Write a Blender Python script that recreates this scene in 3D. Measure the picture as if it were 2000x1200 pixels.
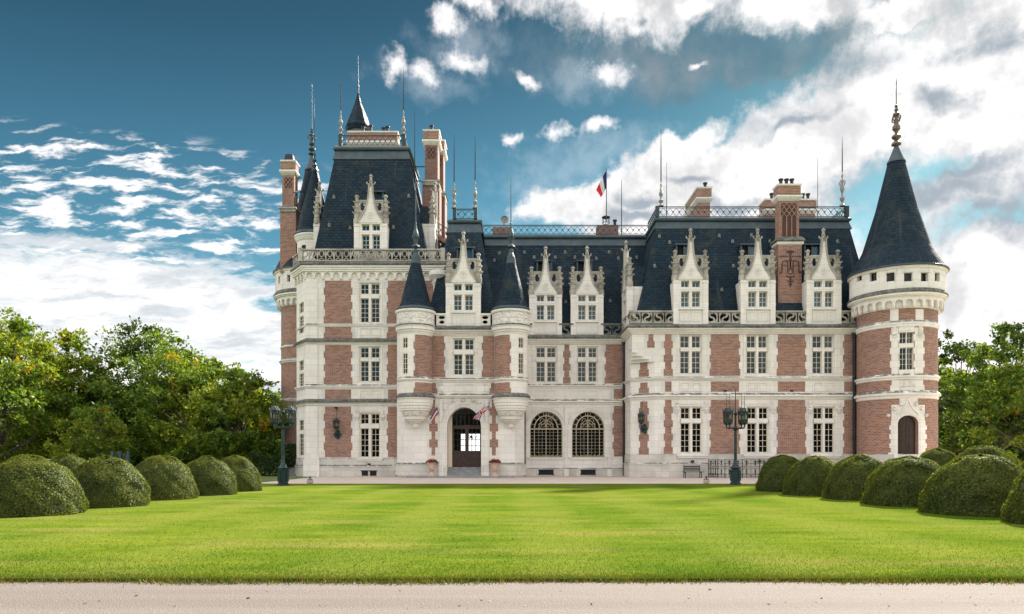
import bpy, math, random
import numpy as np
from mathutils import Vector, Matrix
R_ = math.radians
rnd = random.Random(7)
rng = np.random.default_rng(11)
for o in list(bpy.data.objects):
    bpy.data.objects.remove(o, do_unlink=True)
scene = bpy.context.scene
col = scene.collection

# ------------------------------------------------------------------ camera
EYE, F = 1.54, 1400.0                      # eye height; focal length in photo pixels (photo 2000 px wide)
cd = bpy.data.cameras.new('camera')
cam = bpy.data.objects.new('camera', cd); col.objects.link(cam)
cam.location = (0, 0, EYE); cam.rotation_euler = (R_(90), 0, 0)
cd.sensor_width = 36; cd.lens = 36 * F / 2000; cd.shift_y = 293 / 2000
cd.clip_start = 0.1; cd.clip_end = 6000
scene.camera = cam

# ------------------------------------------------------------------ light
SUN_EL, SUN_AZ = 36, 38                    # sun behind the house, to the right
sd = Vector((math.sin(R_(SUN_AZ)) * math.cos(R_(SUN_EL)), math.cos(R_(SUN_AZ)) * math.cos(R_(SUN_EL)), math.sin(R_(SUN_EL))))
sl = bpy.data.lights.new('sun', 'SUN'); sl.energy = 4.8; sl.angle = R_(2.0); sl.color = (1, .93, .82)
so = bpy.data.objects.new('sun', sl); col.objects.link(so)
so.rotation_euler = sd.to_track_quat('Z', 'Y').to_euler(); so.location = (40, 40, 60)
scene.view_settings.view_transform = 'Standard'
scene.view_settings.look = 'None'
scene.view_settings.exposure = 1.78
scene.view_settings.gamma = 1
scene.view_settings.use_curve_mapping = False
scene.render.engine = 'CYCLES'

# ------------------------------------------------------------------ node helpers
class G:
    """a few shorthands for building node graphs"""
    def __init__(s, nt): s.nt = nt
    def n(s, t, **kw):
        nd = s.nt.nodes.new(t)
        for k, v in kw.items(): setattr(nd, k, v)
        return nd
    def set(s, sock, v):
        if hasattr(v, 'links') or isinstance(v, bpy.types.NodeSocket): s.nt.links.new(v, sock)
        else:
            if isinstance(v, tuple) and len(v) == 3 and sock.type == 'RGBA': v = (*v, 1)
            sock.default_value = v
    def math(s, op, a, b=None, c=None, clamp=False):
        nd = s.n('ShaderNodeMath', operation=op, use_clamp=clamp)
        s.set(nd.inputs[0], a)
        if b is not None: s.set(nd.inputs[1], b)
        if c is not None: s.set(nd.inputs[2], c)
        return nd.outputs[0]
    def vmath(s, op, a, b=None, out=0):
        nd = s.n('ShaderNodeVectorMath', operation=op)
        s.set(nd.inputs[0], a)
        if b is not None: s.set(nd.inputs[1], b)
        return nd.outputs[out]
    def mix(s, f, a, b, blend='MIX'):
        nd = s.n('ShaderNodeMix', data_type='RGBA', blend_type=blend)
        s.set(nd.inputs[0], f); s.set(nd.inputs[6], a); s.set(nd.inputs[7], b)
        return nd.outputs[2]
    def ss(s, x, a, b, lo=0.0, hi=1.0):
        nd = s.n('ShaderNodeMapRange', interpolation_type='SMOOTHSTEP')
        s.set(nd.inputs[0], x); s.set(nd.inputs[1], a); s.set(nd.inputs[2], b); s.set(nd.inputs[3], lo); s.set(nd.inputs[4], hi)
        return nd.outputs[0]
    def noise(s, vec, scale, detail=4.0, rough=.55, out=0, dist=0.0):
        nd = s.n('ShaderNodeTexNoise')
        if vec is not None: s.set(nd.inputs['Vector'], vec)
        nd.inputs['Scale'].default_value = scale; nd.inputs['Detail'].default_value = detail
        nd.inputs['Roughness'].default_value = rough; nd.inputs['Distortion'].default_value = dist
        return nd.outputs[out]
    def mapping(s, vec, loc=(0, 0, 0), rot=(0, 0, 0), scale=(1, 1, 1), vt='POINT'):
        nd = s.n('ShaderNodeMapping', vector_type=vt)
        s.set(nd.inputs[0], vec)
        nd.inputs[1].default_value = loc; nd.inputs[2].default_value = rot; nd.inputs[3].default_value = scale
        return nd.outputs[0]

# ------------------------------------------------------------------ sky
world = bpy.data.worlds.new('World'); scene.world = world; world.use_nodes = True
nt = world.node_tree; nt.nodes.clear(); g = G(nt)
wout = g.n('ShaderNodeOutputWorld'); bg = g.n('ShaderNodeBackground')
nt.links.new(bg.outputs[0], wout.inputs[0])
sky = g.n('ShaderNodeTexSky', sky_type='NISHITA', sun_disc=False)
sky.sun_elevation = R_(SUN_EL); sky.sun_rotation = R_(SUN_AZ); sky.air_density = 1.0; sky.dust_density = 0.6; sky.ozone_density = 1.6
tc = g.n('ShaderNodeTexCoord').outputs['Generated']
sep = g.n('ShaderNodeSeparateXYZ'); nt.links.new(tc, sep.inputs[0])
az = g.math('ARCTAN2', sep.outputs[0], sep.outputs[1]); el = g.math('ARCSINE', sep.outputs[2])
cc = g.n('ShaderNodeCombineXYZ'); nt.links.new(az, cc.inputs[0]); nt.links.new(el, cc.inputs[1])
ang0 = cc.outputs[0]
def AE(px, py):
    return math.atan((px - 1000) / F), math.atan((893 - py) / math.hypot(F, px - 1000))
def warp(v, scale, amp, detail=3.0):
    c = g.noise(v, scale, detail, .6, out=1)
    d = g.vmath('SUBTRACT', c, (.5, .5, .5)); d = g.vmath('MULTIPLY', d, (amp, amp, 0)); return g.vmath('ADD', v, d)
ang = warp(warp(ang0, 6.0, .10), 24.0, .045, 5.0)
fine = g.noise(ang0, 30.0, 8.0, .62)
ultra = g.noise(ang0, 85.0, 5.0, .6)
big = g.noise(ang0, 8.0, 8.0, .62, dist=.2)
fbm = g.math('ADD', g.math('MULTIPLY', big, .6), g.math('ADD', g.math('MULTIPLY', fine, .28), g.math('MULTIPLY', ultra, .12)))
def blob_field(blobs, coord=None, k=.12):
    """union of soft ellipses given on the sky by direction; 1 in a centre, 0 on an edge, negative outside"""
    res = None
    for (px, py, rx, ry, rot) in blobs:
        a, e = AE(px, py)
        v = g.mapping(coord or ang, (a, e, 0), (0, 0, R_(rot)), (rx / F, ry / F, 1), 'TEXTURE')
        d = g.math('SUBTRACT', 1.0, g.vmath('LENGTH', v, out=1))
        res = d if res is None else g.math('SMOOTH_MAX', res, d, k)
    return res
heap = [(1560, 330, 430, 140, 12), (1850, 290, 330, 160, 0), (1960, 215, 260, 100, 0), (1160, 390, 170, 42, 6), (1330, 400, 230, 110, 8),
        (1330, 290, 110, 40, 28), (1900, 600, 330, 150, 0), (1700, 570, 200, 110, 0), (1420, 520, 400, 110, 0), (1900, 740, 500, 130, 0), (1350, 650, 500, 110, 0)]
tops = [(1280, -20, 330, 62, 0), (1560, -10, 150, 62, 0), (1930, 50, 240, 75, 0), (1780, 5, 120, 30, 0), (2150, 40, 200, 120, 0), (1040, -40, 90, 40, 0)]
puffs = [(874, 46, 44, 34, 0), (772, 130, 24, 34, 0), (830, 147, 46, 20, -25), (906, 127, 50, 20, 0), (1180, 145, 50, 24, -10), (1034, 158, 36, 11, -25),
         (1172, 243, 46, 12, 0), (1090, 258, 44, 16, 10), (1365, 126, 22, 9, 0), (1002, 272, 22, 12, 0), (930, 4, 60, 24, 0), (1240, 50, 40, 12, 0)]
veil = [(1150, 300, 200, 55, 10), (1080, 370, 160, 60, 0), (900, 60, 110, 60, 0), (1150, 140, 110, 50, 0), (1120, 430, 200, 40, 0), (840, 140, 110, 40, 0)]
dull = [(1330, 100, 330, 62, -3), (1660, 60, 130, 90, 0), (1740, 120, 190, 45, 0), (1500, 120, 160, 40, 0)]
holes_ = [(1690, 390, 80, 60, 0), (1820, 345, 75, 30, 8), (1700, 440, 120, 40, 0)]
greys = [(1690, 380, 110, 55, 0), (1800, 395, 230, 45, 0), (1960, 430, 190, 60, 0), (1832, 207, 75, 26, -25), (1535, 240, 95, 15, 4), (1880, 350, 120, 30, 10),
         (1435, 388, 70, 16, 0), (1355, 343, 50, 14, 0), (1700, 110, 150, 40, 0), (1240, 415, 90, 22, 0), (1940, 80, 150, 40, 0), (1250, 380, 60, 25, 0)]
calm = warp(warp(ang0, 16.0, .022), 50.0, .018, 5.0)
fA, fT, fG, fV, fD_, fH_ = (blob_field(b) for b in (heap, tops, greys, veil, dull, holes_)); fP = blob_field(puffs, calm, .05)
n0 = g.math('SUBTRACT', fbm, .5); n1 = g.math('SUBTRACT', fine, .5); n2 = g.math('SUBTRACT', ultra, .5)
rag = g.math('ADD', g.math('MULTIPLY', n0, 1.15), g.math('MULTIPLY', n2, .22))
mA = g.ss(g.math('ADD', g.math('MULTIPLY', fA, 1.0), rag), -.06, .34)
mH = g.ss(g.math('ADD', fH_, rag), .0, .75)
mA = g.math('MULTIPLY', mA, g.math('MULTIPLY_ADD', mH, -.85, 1.0))
mT = g.ss(g.math('ADD', fT, g.math('MULTIPLY', rag, 1.2)), -.08, .50)
mP = g.ss(g.math('ADD', fP, g.math('ADD', g.math('MULTIPLY', n1, 2.2), g.math('MULTIPLY', n2, .9))), -.10, 1.05)
mV = g.math('MULTIPLY', g.ss(g.math('ADD', fV, g.math('MULTIPLY', n1, 1.8)), -.1, 1.2), .26)
mD = g.math('MULTIPLY', g.ss(g.math('ADD', fD_, rag), -.25, .7), .80)
# rippled bank low on the left
gno = g.vmath('DIVIDE', tc, g.math('MAXIMUM', sep.outputs[1], .05)); gs = g.n('ShaderNodeSeparateXYZ'); nt.links.new(gno, gs.inputs[0])
gc = g.n('ShaderNodeCombineXYZ'); nt.links.new(gs.outputs[0], gc.inputs[0]); nt.links.new(gs.outputs[2], gc.inputs[1]); gno = gc.outputs[0]
left = blob_field([(60, 600, 620, 112, 3), (330, 570, 300, 55, -8), (500, 640, 300, 60, 0), (250, 720, 800, 70, 0)], ang0)
rip = blob_field([(230, 385, 420, 100, 4), (60, 410, 300, 95, 0), (430, 400, 170, 70, 0), (220, 290, 240, 12, 2), (-200, 500, 400, 200, 0), (380, 480, 220, 40, 0), (470, 380, 110, 70, 0)], ang0)
av = g.mapping(warp(gno, 12, .028, 4.0), (0, 0, 0), (0, 0, R_(2)), (15, 60, 1))
rn = g.noise(av, 1.0, 8.0, .60, dist=.2)
av2 = g.mapping(warp(gno, 12, .03, 4.0), (3.1, 1.7, 0), (0, 0, R_(6)), (8, 34, 1))
rn2 = g.noise(av2, 1.0, 8.0, .64, dist=.2)
mL = g.ss(g.math('ADD', g.math('MULTIPLY', left, 1.3), g.math('MULTIPLY', g.math('SUBTRACT', rn2, .47), 3.4)), -.05, .75)
mR = g.math('MULTIPLY', g.ss(g.math('ADD', g.math('MULTIPLY', rip, .45), g.math('MULTIPLY', g.math('SUBTRACT', rn, .515), 5.2)), .0, .85), g.ss(rip, -.15, .25))
# unseen clouds over the rest of the sky, brightened to light the facade
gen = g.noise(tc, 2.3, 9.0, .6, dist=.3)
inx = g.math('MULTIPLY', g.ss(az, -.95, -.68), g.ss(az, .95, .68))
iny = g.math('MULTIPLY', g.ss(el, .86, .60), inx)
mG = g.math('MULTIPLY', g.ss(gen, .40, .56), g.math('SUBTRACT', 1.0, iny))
# clear air, milky near the horizon
hz = g.ss(el, .30, .0)
base = g.mix(1.0, sky.outputs[0], (.0092, .0184, .0175), 'MULTIPLY')
base = g.mix(1.0, base, g.mix(g.ss(el, .20, .62), (1.58, 1.56, 1.55), (.54, .58, .62)), 'MULTIPLY')
base = g.mix(g.math('MULTIPLY', hz, .50), base, (.175, .215, .25))
base = g.mix(g.math('MULTIPLY', g.ss(el, .17, .03), .8), base, (.30, .305, .31))
tex = g.ss(g.noise(ang0, 13.0, 7.0, .62), .36, .68)
tex2 = g.ss(rn2, .40, .66)
CW, CS = (.86, .83, .81), (.46, .45, .45)                     # out-of-view cloud, thick and thin, raised above the visible ones to light the facade
grey = (.105, .125, .145)
c = g.mix(mD, base, g.mix(tex, (.036, .068, .088), (.082, .098, .11)))
c = g.mix(mV, c, (.30, .32, .34))
lw = g.mix(tex2, (.345, .34, .335), (.205, .22, .235))
c = g.mix(mR, c, (.345, .34, .34)); c = g.mix(mL, c, lw)
c = g.mix(mP, c, (.35, .34, .34))
c = g.mix(mT, c, g.mix(tex, (.37, .36, .355), (.185, .19, .195)))
heapc = g.mix(g.math('MULTIPLY', g.ss(g.math('ADD', fG, g.math('MULTIPLY', rag, 1.5)), -.12, .85), .92), g.mix(tex, (.36, .35, .345), (.225, .225, .23)), grey)
c = g.mix(mA, c, heapc)
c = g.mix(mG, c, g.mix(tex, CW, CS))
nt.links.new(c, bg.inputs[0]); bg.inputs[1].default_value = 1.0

# ------------------------------------------------------------------ materials
def new_mat(name):
    m = bpy.data.materials.new(name); m.use_nodes = True
    nt = m.node_tree; b = nt.nodes['Principled BSDF']
    return m, G(nt), b
def bump(g, b, h, strength, dist=.02):
    nd = g.n('ShaderNodeBump'); nd.inputs['Strength'].default_value = strength; nd.inputs['Distance'].default_value = dist
    g.set(nd.inputs['Height'], h); g.nt.links.new(nd.outputs[0], b.inputs['Normal'])
def geo(g): return g.n('ShaderNodeNewGeometry')
def uvs(g): return g.n('ShaderNodeTexCoord').outputs['UV']
def brick_tex(g, vec, c1, c2, mo, w, h, ms, off=.5, bias=0.0):
    nd = g.n('ShaderNodeTexBrick'); g.set(nd.inputs['Vector'], vec)
    for k, v in (('Color1', c1), ('Color2', c2), ('Mortar', mo)): nd.inputs[k].default_value = (*v, 1)
    nd.inputs['Scale'].default_value = 1; nd.inputs['Brick Width'].default_value = w; nd.inputs['Row Height'].default_value = h
    nd.inputs['Mortar Size'].default_value = ms; nd.inputs['Mortar Smooth'].default_value = .3; nd.inputs['Bias'].default_value = bias
    nd.offset = off
    return nd
def stone_mat(name, c1, c2, joint, stain, stain_amt, lichen=.92, carved=0.0):
    m, g, b = new_mat(name); uv = uvs(g); pos = geo(g)
    bt = brick_tex(g, uv, c1, c2, joint, 1.05, .46, .011)
    n1 = g.noise(pos.outputs['Position'], .55, 5, .65); n2 = g.noise(pos.outputs['Position'], 3.5, 6, .65)
    c = g.mix(g.math('MULTIPLY', g.ss(n1, .42, .72), stain_amt), bt.outputs[0], stain)
    c = g.mix(g.math('MULTIPLY', g.ss(n2, .5, .75), .16), c, (.46, .42, .36))
    run = g.noise(g.mapping(uv, scale=(5.5, .30, 1)), 1.0, 5, .65)      # rain runs down the stone
    c = g.mix(g.math('MULTIPLY', g.math('MULTIPLY', g.ss(run, .56, .76), g.ss(n1, .30, .60)), .38), c, (.30, .29, .27))
    sp = g.n('ShaderNodeSeparateXYZ'); g.set(sp.inputs[0], pos.outputs['Normal'])
    up = g.math('MULTIPLY', g.ss(sp.outputs[2], .30, .62), g.ss(g.noise(pos.outputs['Position'], 2.2, 7, .7), .36, .54))
    c = g.mix(g.math('MULTIPLY', up, lichen), c, (.085, .09, .085))
    g.set(b.inputs['Base Color'], c); b.inputs['Roughness'].default_value = .88
    h = g.math('ADD', g.math('MULTIPLY', bt.outputs[1], -.6), g.math('MULTIPLY', n2, .5))
    if carved:
        v = g.n('ShaderNodeTexVoronoi', feature='SMOOTH_F1'); g.set(v.inputs['Vector'], uv); v.inputs['Scale'].default_value = 5.0
        w = g.noise(uv, 6.0, 3, .6)
        h = g.math('ADD', h, g.math('MULTIPLY', g.math('ADD', v.outputs[0], w), carved))
        bump(g, b, h, 1.0, .10)
    else: bump(g, b, h, .35, .02)
    return m
STONE = stone_mat('limestone', (.79, .75, .695), (.71, .675, .63), (.52, .485, .435), (.52, .50, .475), .36)
STONEB = stone_mat('warm_limestone_block', (.73, .68, .60), (.70, .65, .58), (.50, .465, .42), (.46, .42, .37), .35)
STONEC = stone_mat('grey_limestone_block', (.66, .645, .625), (.62, .605, .585), (.50, .465, .42), (.42, .41, .40), .5)
PLINTH = stone_mat('plinth_limestone', (.63, .595, .54), (.50, .48, .45), (.38, .36, .33), (.34, .31, .26), .70)
CARVED = stone_mat('carved_limestone', (.78, .74, .69), (.72, .68, .63), (.56, .53, .47), (.42, .39, .35), .45, carved=1.0)
OLDST = stone_mat('weathered_limestone', (.44, .405, .35), (.37, .345, .30), (.27, .255, .23), (.13, .125, .11), .85, .9)
def ledge_mat():
    m, g, b = new_mat('lichen_ledge'); p = geo(g).outputs['Position']
    n = g.noise(p, 4.0, 7, .7); n2 = g.noise(p, 15.0, 5, .7)
    c = g.mix(g.ss(n, .35, .65), (.055, .06, .06), (.19, .19, .17))
    c = g.mix(g.ss(n2, .55, .75), c, (.34, .32, .26))
    g.set(b.inputs['Base Color'], c); b.inputs['Roughness'].default_value = .95
    bump(g, b, n2, .6, .05); return m
LEDGE = ledge_mat()
def brick_mat(name, c1, c2, mo, dark):
    m, g, b = new_mat(name); uv = uvs(g); p = geo(g).outputs['Position']
    bt = brick_tex(g, uv, c1, c2, mo, .30, .115, .020)
    bt2 = brick_tex(g, uv, (0, 0, 0), (1, 1, 1), (.3, .3, .3), .30, .115, .0, bias=.1)
    n = g.noise(p, .9, 5, .65); n2 = g.noise(p, 7, 3, .6)
    c = g.mix(g.math('MULTIPLY', g.ss(bt2.outputs[0], .55, .9), .30), bt.outputs[0], dark)
    c = g.mix(g.math('MULTIPLY', g.ss(n, .45, .75), .45), c, (.34, .150, .075))
    c = g.mix(g.math('MULTIPLY', g.ss(n, .5, .25), .40), c, (.165, .088, .074))
    g.set(b.inputs['Base Color'], c); b.inputs['Roughness'].default_value = .9
    bump(g, b, g.math('ADD', g.math('MULTIPLY', bt.outputs[1], -1.0), n2), .5, .015); return m
BRICK = brick_mat('pink_brick', (.325, .148, .100), (.225, .108, .082), (.37, .29, .24), (.115, .068, .064))
def slate_mat():
    m, g, b = new_mat('blue_slate'); uv = uvs(g); p = geo(g).outputs['Position']
    bt = brick_tex(g, uv, (.0035, .0165, .030), (.010, .030, .047), (.001, .004, .007), .42, .24, .022)
    n = g.noise(p, .75, 7, .7); n2 = g.noise(p, 2.6, 5, .7)
    st = g.noise(g.mapping(uv, scale=(1.6, .16, 1)), 1.0, 5, .6)
    c = g.mix(g.math('MULTIPLY', g.ss(n, .50, .70), .62), bt.outputs[0], (.040, .046, .036))
    c = g.mix(g.math('MULTIPLY', g.ss(st, .56, .74), .40), c, (.075, .082, .082))
    c = g.mix(g.math('MULTIPLY', g.ss(n2, .60, .70), .35), c, (.007, .016, .024))
    g.set(b.inputs['Base Color'], c); g.set(b.inputs['Roughness'], g.ss(n2, .3, .7, .50, .75)); b.inputs['Specular IOR Level'].default_value = .16
    bump(g, b, g.math('ADD', g.math('MULTIPLY', bt.outputs[1], -1.0), g.math('MULTIPLY', n2, .6)), .7, .02); return m
SLATE = slate_mat()
BRICKD = brick_mat('smoked_brick', (.20, .095, .078), (.15, .072, .062), (.24, .19, .17), (.09, .055, .055))
def plain(name, c, rough=.6, metal=0.0, var=None, scale=3.0, bmp=0.0, spec=None):
    m, g, b = new_mat(name)
    if var:
        p = geo(g).outputs['Position']; n = g.noise(p, scale, 5, .65)
        g.set(b.inputs['Base Color'], g.mix(g.ss(n, .35, .68), c, var))
        if bmp: bump(g, b, n, bmp, .02)
    else: b.inputs['Base Color'].default_value = (*c, 1)
    b.inputs['Roughness'].default_value = rough; b.inputs['Metallic'].default_value = metal
    if spec is not None: b.inputs['Specular IOR Level'].default_value = spec
    return m
LEAD = plain('lead_sheet', (.028, .052, .068), .5, .2, (.055, .08, .092), 1.4, .1)
PALELEAD = plain('pale_zinc', (.22, .215, .20), .6, .1, (.25, .24, .22), 3.0)
IRON = plain('green_black_iron', (.014, .030, .036), .5, .2, (.028, .050, .054), 6.0)
VERDI = plain('verdigris_bronze', (.007, .024, .028), .42, .35, (.022, .050, .050), 2.2, .1)
BLACKIRON = plain('black_iron', (.012, .016, .02), .45, .2)
CREAM = plain('cream_paint', (.66, .57, .42), .55)
GOLDCREAM = plain('cream_ironwork', (.43, .36, .25), .5)
WOODDARK = plain('dark_oak', (.026, .011, .008), .4, 0, (.05, .022, .015), 6.0)
TERRA = plain('terracotta', (.48, .30, .22), .8, 0, (.55, .42, .34), 5.0)
GLASS = plain('window_glass', (.003, .005, .008), .03, 0, spec=.22)
GLASSUP = plain('upper_window_glass', (.012, .034, .050), .04, 0, spec=.32)  # bluish base colour stands in for the sky's reflection
GLASSBLUE = plain('dormer_glass', (.007, .066, .112), .05, 0, spec=.38)  # stronger blue painted into the base for the mirrored sky
CONCRETE = plain('grey_step_stone', (.20, .205, .21), .9, 0, (.29, .29, .285), 3.0)
DARKGAP = plain('dark_interior', (.012, .012, .014), .9)
CURTAIN = plain('white_shutter', (.62, .62, .63), .8, 0, (.45, .47, .50), 2.0)
def emis(name, c, s):
    m, g, b = new_mat(name); b.inputs['Base Color'].default_value = (0, 0, 0, 1)
    b.inputs['Emission Color'].default_value = (*c, 1); b.inputs['Emission Strength'].default_value = s; return m
DAYWIN = emis('daylit_far_window', (1, .95, .9), .75)
def clear_glass(name, tint, mixf):
    m, g, b = new_mat(name); nt = g.nt
    t = g.n('ShaderNodeBsdfTransparent'); t.inputs[0].default_value = (*tint, 1)
    gl = g.n('ShaderNodeBsdfGlossy'); gl.inputs['Roughness'].default_value = .05
    mx = g.n('ShaderNodeMixShader'); mx.inputs[0].default_value = mixf
    nt.links.new(t.outputs[0], mx.inputs[1]); nt.links.new(gl.outputs[0], mx.inputs[2])
    nt.links.new(mx.outputs[0], nt.nodes['Material Output'].inputs[0]); return m
DOORGLASS = clear_glass('door_glass', (.75, .78, .8), .018)
LAMPGLASS = clear_glass('lantern_glass', (.62, .60, .50), .14)
def leaf_mat(name, a, b2, c, trans=.35, wob=.5):
    m, g, b = new_mat(name); nt = g.nt; gi = geo(g)
    r = gi.outputs['Random Per Island']; n = g.noise(gi.outputs['Position'], wob, 4, .6)
    k = g.mix(g.ss(n, .35, .65), a, b2)
    k = g.mix(g.ss(r, .62, 1.0), k, c)
    hsv = g.n('ShaderNodeHueSaturation'); g.set(hsv.inputs['Color'], k)
    g.set(hsv.inputs['Value'], g.math('MULTIPLY_ADD', r, .5, .75))
    d = g.n('ShaderNodeBsdfDiffuse'); t = g.n('ShaderNodeBsdfTranslucent'); gl = g.n('ShaderNodeBsdfGlossy')
    gl.inputs['Roughness'].default_value = .45; gl.inputs[0].default_value = (.6, .65, .55, 1)
    nt.links.new(hsv.outputs[0], d.inputs[0])
    tcol = g.mix(1.0, hsv.outputs[0], (1.25, 1.15, .45), 'MULTIPLY'); nt.links.new(tcol, t.inputs[0])
    m1 = g.n('ShaderNodeMixShader'); m1.inputs[0].default_value = trans
    nt.links.new(d.outputs[0], m1.inputs[1]); nt.links.new(t.outputs[0], m1.inputs[2])
    m2 = g.n('ShaderNodeMixShader'); m2.inputs[0].default_value = .025
    nt.links.new(m1.outputs[0], m2.inputs[1]); nt.links.new(gl.outputs[0], m2.inputs[2])
    nt.links.new(m2.outputs[0], nt.nodes['Material Output'].inputs[0]); return m
LEAF_G = leaf_mat('leaf_mid_green', (.070, .145, .020), (.118, .195, .026), (.185, .225, .032), .42)
LEAF_Y = leaf_mat('leaf_yellow_green', (.095, .168, .018), (.165, .215, .022), (.26, .265, .03), .45)
LEAF_D = leaf_mat('leaf_dark_green', (.022, .048, .012), (.042, .076, .017), (.066, .10, .02), .3)
LEAF_A = leaf_mat('leaf_autumn', (.34, .27, .02), (.42, .28, .02), (.48, .22, .015), .4)
YEW = leaf_mat('yew_clipped', (.044, .074, .010), (.098, .122, .016), (.140, .150, .022), .45, 1.3)
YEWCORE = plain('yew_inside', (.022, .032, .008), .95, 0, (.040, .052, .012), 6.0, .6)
HEDGE = leaf_mat('laurel_leaf', (.018, .040, .010), (.030, .060, .014), (.05, .085, .02), .2)
BARK = plain('bark', (.07, .055, .04), .95, 0, (.13, .11, .085), 5.0, .5)

# ------------------------------------------------------------------ mesh helpers
def X(px, Y): return (px - 1000) * Y / F
def Z(py, Y): return EYE + (893 - py) * Y / F

class Flat:
    """an upright plane: u along it, z up, d out of it"""
    step = None
    def __init__(s, ox, oy, a=0.0):
        s.o = Vector((ox, oy)); s.T = Vector((math.cos(a), math.sin(a))); s.N = Vector((math.sin(a), -math.cos(a)))
    def pt(s, u, z, d):
        p = s.o + s.T * u + s.N * d
        return (p.x, p.y, z)
    def uz(s, px, py):
        dr = Vector(((px - 1000) / F, 1.0)); t = s.N.dot(s.o) / s.N.dot(dr)
        return s.T.dot(dr * t - s.o), EYE + (893 - py) * t / F
class Cyl:
    """the outside of an upright cylinder: u is arc length"""
    def __init__(s, cx, cy, R, step=.13): s.c = Vector((cx, cy)); s.R = R; s.step = R * step
    def pt(s, u, z, d):
        t = u / s.R
        return (s.c.x + (s.R + d) * math.sin(t), s.c.y - (s.R + d) * math.cos(t), z)
    def uz(s, px, py):
        dr = Vector(((px - 1000) / F, 1.0)); a = dr.dot(dr); b = dr.dot(s.c); q = b * b - a * (s.c.dot(s.c) - s.R ** 2)
        t = (b - math.sqrt(max(q, 0))) / a; p = dr * t
        return s.R * math.atan2(p.x - s.c.x, s.c.y - p.y), EYE + (893 - py) * t / F

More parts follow.
